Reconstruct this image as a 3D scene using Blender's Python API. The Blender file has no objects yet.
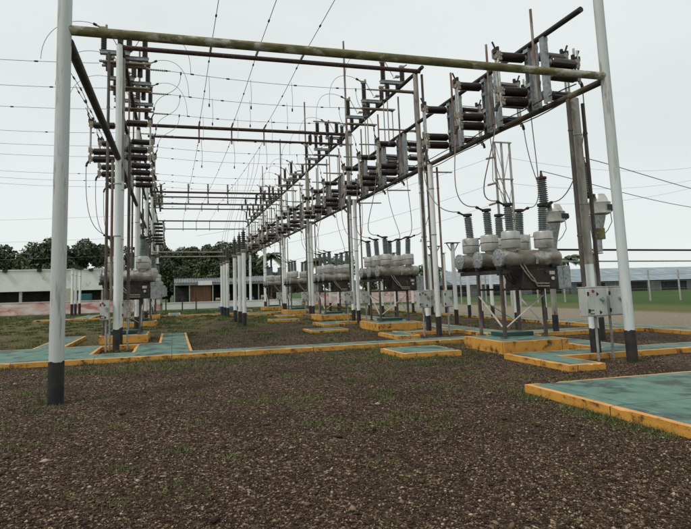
import bpy, math, random
import numpy as np
from mathutils import Vector, Matrix, noise as mnoise
S = bpy.context.scene
COL = S.collection
R_ = math.radians
# ------------------------------------------------------------------ camera
f_px, ppx, ppy, H = 519.4, 300.0, 232.0, 1.65
yaw, pit, rol = R_(13.87), R_(6.387), R_(-1.562)
fw = Vector((math.sin(yaw)*math.cos(pit), math.cos(yaw)*math.cos(pit), math.sin(pit)))
rt = Vector((math.cos(yaw), -math.sin(yaw), 0)); up = rt.cross(fw)
r2 = math.cos(rol)*rt + math.sin(rol)*up; u2 = -math.sin(rol)*rt + math.cos(rol)*up
cam = bpy.data.cameras.new('camera'); camo = bpy.data.objects.new('camera', cam); COL.objects.link(camo)
camo.matrix_world = Matrix(((r2.x, u2.x, -fw.x, 0), (r2.y, u2.y, -fw.y, 0), (r2.z, u2.z, -fw.z, H), (0, 0, 0, 1)))
cam.sensor_width = 36; cam.lens = f_px/691*36
cam.shift_x = (345.5-ppx)/691; cam.shift_y = (ppy-264.5)/691
cam.clip_start = .05; cam.clip_end = 3000
S.camera = camo
# ------------------------------------------------------------------ sky, sun, exposure (bright overcast)
SUN_EL, SUN_AZ = R_(52), R_(250)        # azimuth clockwise from +Y: from behind on the left
W = bpy.data.worlds.new('World'); S.world = W; W.use_nodes = True
nt = W.node_tree; nt.nodes.clear()
sky = nt.nodes.new('ShaderNodeTexSky'); sky.sky_type = 'NISHITA'; sky.sun_disc = False
sky.sun_elevation = SUN_EL; sky.sun_rotation = SUN_AZ
b1 = nt.nodes.new('ShaderNodeBackground'); b1.inputs['Strength'].default_value = .08
nt.links.new(sky.outputs[0], b1.inputs['Color'])
tc = nt.nodes.new('ShaderNodeTexCoord'); nz = nt.nodes.new('ShaderNodeTexNoise')
mp = nt.nodes.new('ShaderNodeMapping'); mp.inputs['Scale'].default_value = (1, 1, 3)
nt.links.new(tc.outputs['Generated'], mp.inputs[0]); nt.links.new(mp.outputs[0], nz.inputs['Vector'])
nz.inputs['Scale'].default_value = 1.3; nz.inputs['Detail'].default_value = 4
rp = nt.nodes.new('ShaderNodeValToRGB'); nt.links.new(nz.outputs['Fac'], rp.inputs[0])
rp.color_ramp.elements[0].position = .36; rp.color_ramp.elements[0].color = (.70, .755, .74, 1)
rp.color_ramp.elements[1].position = .64; rp.color_ramp.elements[1].color = (.79, .835, .815, 1)
b2 = nt.nodes.new('ShaderNodeBackground'); nt.links.new(rp.outputs[0], b2.inputs['Color']); b2.inputs['Strength'].default_value = 1.0
mx = nt.nodes.new('ShaderNodeMixShader'); mx.inputs[0].default_value = .92
wo = nt.nodes.new('ShaderNodeOutputWorld')
nt.links.new(b1.outputs[0], mx.inputs[1]); nt.links.new(b2.outputs[0], mx.inputs[2]); nt.links.new(mx.outputs[0], wo.inputs[0])
sl = bpy.data.lights.new('sun', 'SUN'); sl.energy = 1.5; sl.angle = R_(10); sl.color = (1, .965, .91)
so = bpy.data.objects.new('sun', sl); COL.objects.link(so)
sd = Vector((math.sin(SUN_AZ)*math.cos(SUN_EL), math.cos(SUN_AZ)*math.cos(SUN_EL), math.sin(SUN_EL)))
so.rotation_euler = sd.to_track_quat('Z', 'Y').to_euler()
vs = S.view_settings; vs.view_transform = 'Standard'; vs.look = 'None'; vs.gamma = 1; vs.use_curve_mapping = False
vs.exposure = 0.13
rnd = random.Random(7)

# ------------------------------------------------------------------ materials
def mat(name, c1, c2=None, rough=.6, scale=6.0, metal=0.0, bump=.0, bscale=40., c3=None, c3scale=1.5, c3amt=.5, stretch=(1, 1, 1), lo=.35, hi=.65, c3lo=None, spec=.4):
    m = bpy.data.materials.new(name); m.use_nodes = True; t = m.node_tree; N = t.nodes; L = t.links
    bs = N['Principled BSDF']; bs.inputs['Roughness'].default_value = rough; bs.inputs['Metallic'].default_value = metal
    bs.inputs['Specular IOR Level'].default_value = spec
    g = N.new('ShaderNodeNewGeometry'); mpn = N.new('ShaderNodeMapping'); mpn.inputs['Scale'].default_value = stretch
    L.new(g.outputs['Position'], mpn.inputs[0])
    n = N.new('ShaderNodeTexNoise'); n.inputs['Scale'].default_value = scale; n.inputs['Detail'].default_value = 6
    L.new(mpn.outputs[0], n.inputs['Vector'])
    r = N.new('ShaderNodeValToRGB'); L.new(n.outputs['Fac'], r.inputs[0])
    c2 = c2 or c1
    r.color_ramp.elements[0].position = lo; r.color_ramp.elements[0].color = (*c1, 1)
    r.color_ramp.elements[1].position = hi; r.color_ramp.elements[1].color = (*c2, 1)
    out = r.outputs[0]
    if c3:
        n3 = N.new('ShaderNodeTexNoise'); n3.inputs['Scale'].default_value = c3scale; n3.inputs['Detail'].default_value = 8
        n3.inputs['Roughness'].default_value = .65
        L.new(mpn.outputs[0], n3.inputs['Vector'])
        r3 = N.new('ShaderNodeValToRGB'); L.new(n3.outputs['Fac'], r3.inputs[0])
        a = 1-c3amt if c3lo is None else c3lo
        r3.color_ramp.elements[0].position = a*.9+.05; r3.color_ramp.elements[1].position = a*.9+.15
        mix = N.new('ShaderNodeMix'); mix.data_type = 'RGBA'
        L.new(r3.outputs[0], mix.inputs[0]); L.new(out, mix.inputs[6]); mix.inputs[7].default_value = (*c3, 1)
        out = mix.outputs[2]
    L.new(out, bs.inputs['Base Color'])
    if bump:
        nb = N.new('ShaderNodeTexNoise'); nb.inputs['Scale'].default_value = bscale; nb.inputs['Detail'].default_value = 4
        L.new(g.outputs['Position'], nb.inputs['Vector'])
        bn = N.new('ShaderNodeBump'); bn.inputs['Strength'].default_value = bump; bn.inputs['Distance'].default_value = .02
        L.new(nb.outputs['Fac'], bn.inputs['Height']); L.new(bn.outputs[0], bs.inputs['Normal'])
    return m
M = {}
M['white'] = mat('white_paint', (.77, .79, .775), (.62, .64, .61), .5, 2.5, c3=(.34, .27, .20), c3scale=9, c3lo=.585, stretch=(1, 1, .10), bump=.15)
M['palegray'] = mat('aged_pale_paint', (.56, .59, .585), (.46, .48, .465), .5, 2.5, c3=(.27, .22, .17), c3scale=9, c3lo=.575, stretch=(1, 1, .10), bump=.15)
M['black'] = mat('black_paint', (.012, .012, .013), (.03, .028, .026), .55, 5, bump=.2)
M['galv'] = mat('galvanised_steel', (.36, .38, .38), (.22, .235, .235), .5, 14, metal=.35, c3=(.16, .10, .06), c3scale=6, c3lo=.6)
M['tan'] = mat('weathered_pipe', (.36, .335, .285), (.23, .21, .18), .6, 7, c3=(.13, .08, .05), c3scale=5, c3lo=.56, stretch=(1, 1, .3), bump=.15)
M['rust'] = mat('rusty_steel', (.075, .036, .024), (.034, .02, .015), .75, 12, c3=(.16, .115, .09), c3scale=7, c3lo=.58, bump=.3)
M['rustpole'] = mat('rusty_pipe', (.22, .12, .075), (.12, .075, .055), .7, 6, c3=(.30, .27, .23), c3scale=3, c3lo=.5, stretch=(1, 1, .4), bump=.2)
M['conduit'] = mat('dark_conduit', (.10, .075, .06), (.06, .048, .042), .65, 8, c3=(.17, .14, .12), c3scale=6, c3lo=.56, stretch=(1, 1, .4))
M['dark'] = mat('dark_steel', (.016, .013, .011), (.034, .026, .020), .65, 10, c3=(.10, .07, .045), c3scale=4, c3lo=.6, bump=.2)
M['moss'] = mat('mossy_pipe', (.20, .185, .075), (.10, .09, .04), .8, 9, c3=(.42, .40, .34), c3scale=5, c3lo=.52, stretch=(.5, 1, 1), bump=.4)
M['porc'] = mat('brown_porcelain', (.016, .009, .009), (.028, .015, .014), .16, 9, spec=.8)
M['grayporc'] = mat('gray_porcelain', (.19, .215, .21), (.12, .14, .135), .3, 6, c3=(.08, .07, .05), c3scale=9, c3lo=.62, spec=.6)
M['tank'] = mat('tank_paint', (.52, .515, .48), (.37, .365, .335), .36, 4, metal=.3, c3=(.20, .155, .12), c3scale=3, c3lo=.60, bump=.08)
M['tankdirty'] = mat('stained_tank_paint', (.33, .31, .27), (.16, .13, .10), .42, 2.6, metal=.3, c3=(.46, .445, .41), c3scale=3, c3lo=.55, bump=.08)
M['box'] = mat('cabinet_paint', (.50, .51, .48), (.40, .41, .385), .45, 5, metal=.2, c3=(.16, .14, .11), c3scale=6, c3lo=.62, stretch=(1, 1, .4))
M['clamp'] = mat('cast_clamp', (.38, .34, .27), (.20, .17, .13), .6, 25, metal=.3)
M['paleclamp'] = mat('pale_blade', (.55, .55, .52), (.38, .37, .33), .5, 9, metal=.2)
M['cbeam'] = mat('weathered_long_pipe', (.085, .065, .045), (.04, .03, .022), .75, 3, c3=(.20, .175, .09), c3scale=1.1, c3lo=.55, stretch=(1, .8, 1), bump=.3)
M['wire'] = mat('stranded_wire', (.15, .135, .135), (.22, .20, .195), .6, 20)
M['wirelt'] = mat('copper_lead', (.20, .14, .14), (.26, .2, .19), .6, 20)
M['green'] = mat('green_slab_paint', (.075, .155, .122), (.12, .21, .168), .7, 3.5, c3=(.045, .068, .058), c3scale=1.6, c3lo=.50, bump=.25, bscale=60)
M['orange'] = mat('orange_edge_paint', (.60, .305, .05), (.48, .22, .03), .65, 4, c3=(.06, .032, .02), c3scale=4, c3lo=.55, bump=.4, bscale=50)
M['orangeback'] = mat('lighter_orange_paint', (.66, .33, .11), (.60, .26, .05), .65, 4, c3=(.20, .14, .09), c3scale=8, c3lo=.62, bump=.3)  # lighter orange for the rim tops of the slabs
M['darkgreen'] = mat('dark_green_paint', (.02, .075, .055), (.015, .05, .04), .5, 4)
M['red'] = mat('red_paint', (.35, .03, .03), (.25, .03, .03), .5)
M['wallwhite'] = mat('white_rendered_wall', (.78, .765, .73), (.70, .68, .64), .8, .8, c3=(.5, .47, .42), c3scale=.9, c3lo=.62)
M['wallpink'] = mat('stained_pink_wall', (.74, .66, .62), (.60, .38, .34), .8, 1.6, c3=(.52, .19, .16), c3scale=1.1, c3lo=.5, stretch=(.5, .5, 1.5))
M['roofgray'] = mat('gray_sheet_roof', (.20, .21, .215), (.14, .145, .15), .6, 1.2, c3=(.32, .31, .30), c3scale=.8, c3lo=.56)
M['roofblue'] = mat('blue_gray_sheet', (.24, .29, .32), (.17, .21, .24), .55, .6, c3=(.32, .34, .35), c3scale=.5, c3lo=.55)
M['shade'] = mat('painted_interior_shade', (.022, .022, .022), (.05, .045, .04), .8, 1.5)  # near-black colour paints in the shade inside and under the buildings
M['brownwood'] = mat('brown_board', (.19, .085, .045), (.11, .055, .032), .7, 2, stretch=(3, 3, .3))
M['teal'] = mat('teal_panel', (.02, .13, .14), (.02, .10, .10), .5)
M['bark'] = mat('bark', (.10, .08, .06), (.05, .04, .03), .9, 8, bump=.4)
M['concrete'] = mat('concrete_post', (.42, .41, .37), (.3, .29, .26), .8, 5)
M['yellow'] = mat('yellow_goods', (.5, .38, .06), (.35, .28, .1), .6)
M['cream'] = mat('cream_goods', (.5, .45, .35), (.4, .36, .28), .6)
M['blue'] = mat('blue_tarp', (.04, .16, .32), (.05, .12, .22), .6)
def leafmat(name, c1, c2):
    m = bpy.data.materials.new(name); m.use_nodes = True; t = m.node_tree; N = t.nodes; L = t.links
    bs = N['Principled BSDF']; bs.inputs['Roughness'].default_value = .6
    g = N.new('ShaderNodeNewGeometry'); r = N.new('ShaderNodeValToRGB')
    n = N.new('ShaderNodeTexNoise'); n.inputs['Scale'].default_value = .55; L.new(g.outputs['Position'], n.inputs['Vector'])
    a = N.new('ShaderNodeMath'); a.operation = 'MULTIPLY_ADD'; a.inputs[1].default_value = .5
    L.new(g.outputs['Random Per Island'], a.inputs[0]); 
    a2 = N.new('ShaderNodeMath'); a2.operation = 'MULTIPLY_ADD'; a2.inputs[1].default_value = 1.6; a2.inputs[2].default_value = -.55
    L.new(n.outputs['Fac'], a2.inputs[0]); L.new(a2.outputs[0], a.inputs[2])
    L.new(a.outputs[0], r.inputs[0])
    r.color_ramp.elements[0].color = (*c1, 1); r.color_ramp.elements[1].color = (*c2, 1)
    L.new(r.outputs[0], bs.inputs['Base Color'])
    return m
M['leaf'] = leafmat('dark_leaves', (.012, .022, .009), (.048, .072, .024))
M['leafmid'] = leafmat('mid_green_leaves', (.018, .034, .010), (.075, .10, .028))
M['leafbright'] = leafmat('bright_leaves', (.04, .075, .015), (.11, .15, .04))
M['palmleaf'] = leafmat('palm_leaves', (.03, .055, .018), (.09, .12, .035))
M['grassblade'] = leafmat('grass_blades', (.045, .065, .015), (.13, .15, .035))

# ground: brown gravel, greenish turf where grass has grown, pale gravel on the right
def ground_mat():
    m = bpy.data.materials.new('gravel_and_turf'); m.use_nodes = True; t = m.node_tree; N = t.nodes; L = t.links
    bs = N['Principled BSDF']; bs.inputs['Roughness'].default_value = .9; bs.inputs['Specular IOR Level'].default_value = .15
    g = N.new('ShaderNodeNewGeometry'); P = g.outputs['Position']
    def noise(s, d=5, ro=.6):
        n = N.new('ShaderNodeTexNoise'); n.inputs['Scale'].default_value = s; n.inputs['Detail'].default_value = d; n.inputs['Roughness'].default_value = ro
        L.new(P, n.inputs['Vector']); return n.outputs['Fac']
    def ramp(i, p0, c0, p1, c1):
        r = N.new('ShaderNodeValToRGB'); L.new(i, r.inputs[0]); e = r.color_ramp.elements
        e[0].position = p0; e[1].position = p1; e[0].color = (*c0, 1); e[1].color = (*c1, 1); return r.outputs[0]
    def mix(f, a, b):
        x = N.new('ShaderNodeMix'); x.data_type = 'RGBA'; L.new(f, x.inputs[0]); L.new(a, x.inputs[6]); L.new(b, x.inputs[7]); return x.outputs[2]
    def math_(op, a, b=None, c=None):
        x = N.new('ShaderNodeMath'); x.operation = op
        for i, v in enumerate((a, b, c)):
            if v is None: continue
            if isinstance(v, (int, float)): x.inputs[i].default_value = v
            else: L.new(v, x.inputs[i])
        return x.outputs[0]
    v = N.new('ShaderNodeTexVoronoi'); v.inputs['Scale'].default_value = 34; L.new(P, v.inputs['Vector'])
    sep = N.new('ShaderNodeSeparateColor'); L.new(v.outputs['Color'], sep.inputs[0])
    stone = N.new('ShaderNodeValToRGB'); L.new(sep.outputs[0], stone.inputs[0]); e = stone.color_ramp.elements
    e[0].position = 0; e[0].color = (.022, .014, .009, 1); e[1].position = 1; e[1].color = (.42, .32, .23, 1)
    x = e.new(.6); x.color = (.070, .042, .026, 1); x = e.new(.88); x.color = (.17, .11, .07, 1)
    gravel = stone.outputs[0]
    turf = ramp(noise(14, 8, .75), .35, (.055, .052, .018), .68, (.20, .19, .062))
    turf2 = ramp(noise(1.1, 4), .35, (.085, .10, .024), .65, (.17, .13, .065))
    tmix = N.new('ShaderNodeMix'); tmix.data_type = 'RGBA'; tmix.inputs[0].default_value = .45; L.new(turf, tmix.inputs[6]); L.new(turf2, tmix.inputs[7]); turf = tmix.outputs[2]
    pale = ramp(noise(9, 8, .8), .35, (.15, .12, .08), .66, (.42, .36, .27))
    sx = N.new('ShaderNodeSeparateXYZ'); L.new(P, sx.inputs[0]); X, Y = sx.outputs[0], sx.outputs[1]
    # turf amount grows away from the camera and to the left
    gy = N.new('ShaderNodeMapRange'); L.new(Y, gy.inputs[0]); gy.inputs[1].default_value = 12; gy.inputs[2].default_value = 42; gy.inputs[3].default_value = 0; gy.inputs[4].default_value = .40
    gx = N.new('ShaderNodeMapRange'); L.new(X, gx.inputs[0]); gx.inputs[1].default_value = 4; gx.inputs[2].default_value = -3; gx.inputs[3].default_value = 0; gx.inputs[4].default_value = .17
    far = N.new('ShaderNodeMapRange'); L.new(Y, far.inputs[0]); far.inputs[1].default_value = 15; far.inputs[2].default_value = 19; 
    gxx = math_('MULTIPLY', gx.outputs[0], far.outputs[0])
    am = math_('ADD', math_('ADD', gy.outputs[0], gxx), math_('MULTIPLY_ADD', noise(.55, 6, .7), .9, -.22))
    patch = ramp(math_('ADD', am, math_('MULTIPLY_ADD', noise(9, 5, .7), .5, -.25)), .40, (0, 0, 0), .58, (1, 1, 1))
    soil = ramp(noise(6, 6, .7), .35, (.030, .020, .012), .65, (.075, .052, .033))
    sm = ramp(math_('ADD', noise(.8, 5, .65), math_('MULTIPLY_ADD', noise(12, 3), .25, -.125)), .50, (0, 0, 0), .62, (.85, .85, .85))
    gravel = mix(sm, gravel, soil)
    damp = ramp(noise(.42, 6, .6), .52, (1, 1, 1), .66, (.52, .50, .48))
    dm = N.new('ShaderNodeMix'); dm.data_type = 'RGBA'; dm.blend_type = 'MULTIPLY'; dm.inputs[0].default_value = 1.0; L.new(gravel, dm.inputs[6]); L.new(damp, dm.inputs[7]); gravel = dm.outputs[2]
    moss = ramp(noise(18, 6, .75), .35, (.045, .050, .016), .65, (.12, .13, .038))
    mm = ramp(math_('ADD', noise(1.7, 7, .7), math_('MULTIPLY_ADD', noise(22, 4, .7), .45, -.225)), .545, (0, 0, 0), .66, (.75, .75, .75))
    gravel = mix(mm, gravel, moss)
    col = mix(patch, gravel, turf)
    # right of the outer walkway: pale gravel, then a green field
    edge = math_('ADD', X, math_('MULTIPLY_ADD', noise(.5, 4), 2.0, -1.0))
    pm = N.new('ShaderNodeMapRange'); L.new(edge, pm.inputs[0]); pm.inputs[1].default_value = 16.2; pm.inputs[2].default_value = 17.2
    col = mix(pm.outputs[0], col, pale)
    gm = N.new('ShaderNodeMapRange'); L.new(edge, gm.inputs[0]); gm.inputs[1].default_value = 24; gm.inputs[2].default_value = 26
    yel = ramp(noise(2.2, 9, .8), .3, (.16, .14, .06), .7, (.10, .13, .035))
    col = mix(gm.outputs[0], col, yel)
    gm2 = N.new('ShaderNodeMapRange'); L.new(edge, gm2.inputs[0]); gm2.inputs[1].default_value = 30; gm2.inputs[2].default_value = 34
    grn = ramp(noise(.7, 8, .7), .3, (.035, .075, .018), .7, (.075, .125, .032))
    col = mix(gm2.outputs[0], col, grn)
    gm3 = N.new('ShaderNodeMapRange'); L.new(Y, gm3.inputs[0]); gm3.inputs[1].default_value = 45; gm3.inputs[2].default_value = 49
    col = mix(gm3.outputs[0], col, grn)
    L.new(col, bs.inputs['Base Color'])
    bn = N.new('ShaderNodeBump'); bn.inputs['Strength'].default_value = .9; bn.inputs['Distance'].default_value = .03
    hgt = math_('ADD', math_('MULTIPLY', v.outputs['Distance'], -1.2), noise(60, 3))
    L.new(hgt, bn.inputs['Height']); L.new(bn.outputs[0], bs.inputs['Normal'])
    return m
def add_joints(m, sp=1.85, chips=(.30, .27, .22), cs=11, lo=.63):
    t = m.node_tree; N = t.nodes; L = t.links; bs = N['Principled BSDF']; src = bs.inputs['Base Color'].links[0].from_socket
    g = N.new('ShaderNodeNewGeometry'); sx = N.new('ShaderNodeSeparateXYZ'); L.new(g.outputs['Position'], sx.inputs[0])
    nz_ = N.new('ShaderNodeTexNoise'); nz_.inputs['Scale'].default_value = 5; L.new(g.outputs['Position'], nz_.inputs['Vector'])
    acc = None
    for k in (0, 1):
        a = N.new('ShaderNodeMath'); a.operation = 'MULTIPLY_ADD'; L.new(nz_.outputs['Fac'], a.inputs[0]); a.inputs[1].default_value = .035; L.new(sx.outputs[k], a.inputs[2])
        b = N.new('ShaderNodeMath'); b.operation = 'PINGPONG'; L.new(a.outputs[0], b.inputs[0]); b.inputs[1].default_value = sp/2
        c = N.new('ShaderNodeMath'); c.operation = 'LESS_THAN'; L.new(b.outputs[0], c.inputs[0]); c.inputs[1].default_value = .007
        if acc is None: acc = c.outputs[0]
        else:
            d = N.new('ShaderNodeMath'); d.operation = 'MAXIMUM'; L.new(acc, d.inputs[0]); L.new(c.outputs[0], d.inputs[1]); acc = d.outputs[0]
    ch = N.new('ShaderNodeTexNoise'); ch.inputs['Scale'].default_value = cs; ch.inputs['Detail'].default_value = 5; ch.inputs['Roughness'].default_value = .7; L.new(g.outputs['Position'], ch.inputs['Vector'])
    cr = N.new('ShaderNodeValToRGB'); L.new(ch.outputs['Fac'], cr.inputs[0]); cr.color_ramp.elements[0].position = lo; cr.color_ramp.elements[1].position = lo+.015
    m1 = N.new('ShaderNodeMix'); m1.data_type = 'RGBA'; L.new(cr.outputs[0], m1.inputs[0]); L.new(src, m1.inputs[6]); m1.inputs[7].default_value = (*chips, 1)
    m2 = N.new('ShaderNodeMix'); m2.data_type = 'RGBA'; L.new(acc, m2.inputs[0]); L.new(m1.outputs[2], m2.inputs[6]); m2.inputs[7].default_value = (.03, .028, .022, 1)
    L.new(m2.outputs[2], bs.inputs['Base Color'])
add_joints(M['green'], chips=(.14, .15, .13), lo=.66); add_joints(M['orange'], chips=(.16, .13, .10), lo=.64); add_joints(M['orangeback'], chips=(.22, .18, .13), lo=.62)
M['ground'] = ground_mat()
def pebble_mat():
    m = bpy.data.materials.new('loose_stones'); m.use_nodes = True; t = m.node_tree; N = t.nodes; L = t.links
    bs = N['Principled BSDF']; bs.inputs['Roughness'].default_value = .8; bs.inputs['Specular IOR Level'].default_value = .2
    g = N.new('ShaderNodeNewGeometry'); r = N.new('ShaderNodeValToRGB'); L.new(g.outputs['Random Per Island'], r.inputs[0])
    e = r.color_ramp.elements; e[0].position = 0; e[0].color = (.024, .015, .009, 1); e[1].position = 1; e[1].color = (.40, .32, .23, 1)
    x = e.new(.5); x.color = (.058, .034, .020, 1); x = e.new(.78); x.color = (.15, .096, .058, 1); x = e.new(.95); x.color = (.28, .20, .13, 1)
    L.new(r.outputs[0], bs.inputs['Base Color']); return m
M['pebble'] = pebble_mat()

# ------------------------------------------------------------------ mesh builder
class MB:
    def __init__(s): s.v = []; s.f = []; s.m = []
    def box(s, c, d, mi=0, rot=None):
        b = len(s.v)
        for z in (-1, 1):
            for x, y in ((-1, -1), (1, -1), (1, 1), (-1, 1)):
                p = Vector((x*d[0]/2, y*d[1]/2, z*d[2]/2))
                if rot is not None: p = rot @ p
                s.v.append((c[0]+p.x, c[1]+p.y, c[2]+p.z))
        for q in ((3, 2, 1, 0), (4, 5, 6, 7), (0, 1, 5, 4), (1, 2, 6, 5), (2, 3, 7, 6), (3, 0, 4, 7)):
            s.f.append(tuple(b+i for i in q)); s.m.append(mi)
        return s
    def rng(s, x0, x1, y0, y1, z0, z1, mi=0):
        return s.box(((x0+x1)/2, (y0+y1)/2, (z0+z1)/2), (x1-x0, y1-y0, z1-z0), mi)
    def lathe(s, o, ax, prof, seg=12, mi=0, cap=True):
        # prof: (distance along axis, radius)
        ax = Vector(ax).normalized(); a = ax.orthogonal().normalized(); c = ax.cross(a); o = Vector(o)
        b = len(s.v)
        for h, r in prof:
            for k in range(seg):
                t = 2*math.pi*k/seg; p = o+ax*h+(a*math.cos(t)+c*math.sin(t))*r
                s.v.append(tuple(p))
        for i in range(len(prof)-1):
            for k in range(seg):
                k2 = (k+1) % seg
                s.f.append((b+i*seg+k, b+i*seg+k2, b+(i+1)*seg+k2, b+(i+1)*seg+k)); s.m.append(mi)
        if cap:
            s.f.append(tuple(b+k for k in reversed(range(seg)))); s.m.append(mi)
            n = b+(len(prof)-1)*seg; s.f.append(tuple(n+k for k in range(seg))); s.m.append(mi)
        return s
    def tube(s, p, q, r, r1=None, seg=10, mi=0):
        d = Vector(q)-Vector(p); return s.lathe(p, d, [(0, r), (d.length, r if r1 is None else r1)], seg, mi)
    def path(s, pts, r, seg=6, mi=0):
        pts = [Vector(p) for p in pts]; b = len(s.v); n = len(pts); a = None
        for i, p in enumerate(pts):
            t = (pts[min(i+1, n-1)]-pts[max(i-1, 0)]).normalized()
            a = (t.orthogonal() if a is None else (a-t*a.dot(t))).normalized(); c = t.cross(a)
            for k in range(seg):
                w = 2*math.pi*k/seg; s.v.append(tuple(p+(a*math.cos(w)+c*math.sin(w))*r))
        for i in range(n-1):
            for k in range(seg):
                k2 = (k+1) % seg
                s.f.append((b+i*seg+k, b+i*seg+k2, b+(i+1)*seg+k2, b+(i+1)*seg+k)); s.m.append(mi)
        s.f.append(tuple(b+k for k in reversed(range(seg)))); s.m.append(mi)
        s.f.append(tuple(b+(n-1)*seg+k for k in range(seg))); s.m.append(mi)
        return s
    def shed(s, o, ax, L, r0, r1, n, seg=12, mi=0):
        # ribbed insulator body
        pr = [(0, r0*.9)]; st = L/n
        for i in range(n):
            h = i*st
            pr += [(h+st*.10, r0), (h+st*.55, r1), (h+st*.72, r1), (h+st*.80, r0)]
        pr.append((L, r0*.9))
        return s.lathe(o, ax, pr, seg, mi)
    def build(s, name, mats, parent=None, bevel=0, loc=None, smooth=True):
        me = bpy.data.meshes.new(name); me.from_pydata(s.v, [], s.f)
        if not isinstance(mats, (list, tuple)): mats = [mats]
        for x in mats: me.materials.append(M[x])
        me.polygons.foreach_set('material_index', s.m)
        if smooth:
            me.polygons.foreach_set('use_smooth', [True]*len(s.f)); me.update(); me.set_sharp_from_angle(angle=R_(38))
        o = bpy.data.objects.new(name, me); COL.objects.link(o)
        if parent is not None: o.parent = parent
        if loc: o.location = loc
        if bevel:
            b = o.modifiers.new('bevel', 'BEVEL'); b.width = bevel; b.segments = 2; b.limit_method = 'ANGLE'
        return o
def tag(o, label, cat, group=None, kind=None):
    if label: o['label'] = label
    if cat: o['category'] = cat
    if group: o['group'] = group
    if kind: o['kind'] = kind
    return o
def thing(name, loc, label, cat, group=None, rz=0):
    o = bpy.data.objects.new(name, None); COL.objects.link(o); o.empty_display_size = .2
    o.location = loc; o.rotation_euler = (0, 0, rz); return tag(o, label, cat, group)
def structure(o): o['kind'] = 'structure'; return o
def copy_tree(o, loc=None, label=None, parent=None):
    c = o.copy(); COL.objects.link(c)
    if parent is not None: c.parent = parent
    if loc is not None: c.location = loc
    if label: c['label'] = label
    for ch in [x for x in CH.get(o.name, [])]:
        copy_tree(ch, None, None, c)
    return c
CH = {}
def reg(root):
    # remember the children of a prototype (children lists are slow to query)
    for o in list(COL.objects):
        if o.parent is not None:
            CH.setdefault(o.parent.name, [])
            if o not in CH[o.parent.name]: CH[o.parent.name].append(o)
    return root
ORD = ['first', 'second', 'third', 'fourth', 'fifth', 'sixth', 'seventh']
PH = ['nearest', 'middle', 'farthest']
def arc(p0, p1, ctrl0, ctrl1, n=14):
    p0, p1, c0, c1 = map(Vector, (p0, p1, ctrl0, ctrl1)); out = []
    for i in range(n+1):
        t = i/n; out.append(p0*(1-t)**3+c0*3*t*(1-t)**2+c1*3*t*t*(1-t)+p1*t**3)
    return out
def sagline(p, q, sag, n=14):
    p, q = Vector(p), Vector(q); out = []
    for i in range(n+1):
        t = i/n; x = p.lerp(q, t); x.z -= sag*4*t*(1-t); out.append(x)
    return out

# ------------------------------------------------------------------ ground
g = MB(); g.v = [(-900, -300, 0), (1100, -300, 0), (1100, 1500, 0), (-900, 1500, 0)]; g.f = [(0, 1, 2, 3)]; g.m = [0]
structure(g.build('ground', 'ground', smooth=False))

# walkways: union of rectangles, green top with an orange painted rim
def slab(rects, holes, z, name, w=.075, mats=('green', 'orangeback', 'orange'), z0=-.05, fine=None, seed=0.0):
    xs = set(); ys = set()
    for a, b, c, d in rects+holes:
        for x in (a, b): xs |= {round(x, 3), round(x-w, 3), round(x+w, 3)}
        for y in (c, d): ys |= {round(y, 3), round(y-w, 3), round(y+w, 3)}
    def ins(x, y):
        return any(a < x < b and c < y < d for a, b, c, d in rects) and not any(a < x < b and c < y < d for a, b, c, d in holes)
    if fine:
        for st, lo, hi, S_ in ((.14, fine[0], fine[1], xs), (.14, fine[2], fine[3], ys)):
            for q in np.arange(lo, hi, st):
                if min(abs(q-u) for u in S_) > .03: S_.add(round(float(q), 3))
    xs = sorted(xs); ys = sorted(ys); mb = MB(); vid = {}
    def V(x, y, zz):
        k = (round(x, 3), round(y, 3), zz)
        if k not in vid:
            vid[k] = len(mb.v); X_, Y_, Z_ = x, y, zz
            if fine:
                n_ = mnoise.noise_vector(Vector((x*2.1+seed, y*2.1, 3.3))); n2 = mnoise.noise_vector(Vector((x*9+seed, y*9, 7.7)))
                X_ += .010*n_.x+.006*n2.x; Y_ += .010*n_.y+.006*n2.y
                if zz > 0:
                    Z_ += .003*n_.z+.002*n2.z
                    if not all(ins(x+a_*.01, y+b_*.01) for a_ in (-1, 1) for b_ in (-1, 1)):
                        Z_ -= .006
                        if mnoise.noise(Vector((x*17+seed, y*17, 1.1))) > .36: Z_ -= .016
            mb.v.append((X_, Y_, Z_))
        return vid[k]
    for i in range(len(xs)-1):
        for j in range(len(ys)-1):
            x0, x1, y0, y1 = xs[i], xs[i+1], ys[j], ys[j+1]; cx, cy = (x0+x1)/2, (y0+y1)/2
            if x1-x0 < 1e-4 or y1-y0 < 1e-4 or not ins(cx, cy): continue
            e = w*.98
            edge = not all(ins(cx+dx*e, cy+dy*e) for dx in (-1, 0, 1) for dy in (-1, 0, 1))
            mb.f.append((V(x0, y0, z), V(x1, y0, z), V(x1, y1, z), V(x0, y1, z))); mb.m.append(1 if edge else 0)
            for (ax, ay, bx, by, nx, ny) in ((x0, y0, x1, y0, cx, y0-1e-3), (x1, y0, x1, y1, x1+1e-3, cy), (x1, y1, x0, y1, cx, y1+1e-3), (x0, y1, x0, y0, x0-1e-3, cy)):
                if not ins(nx, ny):
                    mb.f.append((V(ax, ay, z0), V(bx, by, z0), V(bx, by, z), V(ax, ay, z))); mb.m.append(2)
    return mb
ZW = .12
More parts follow.
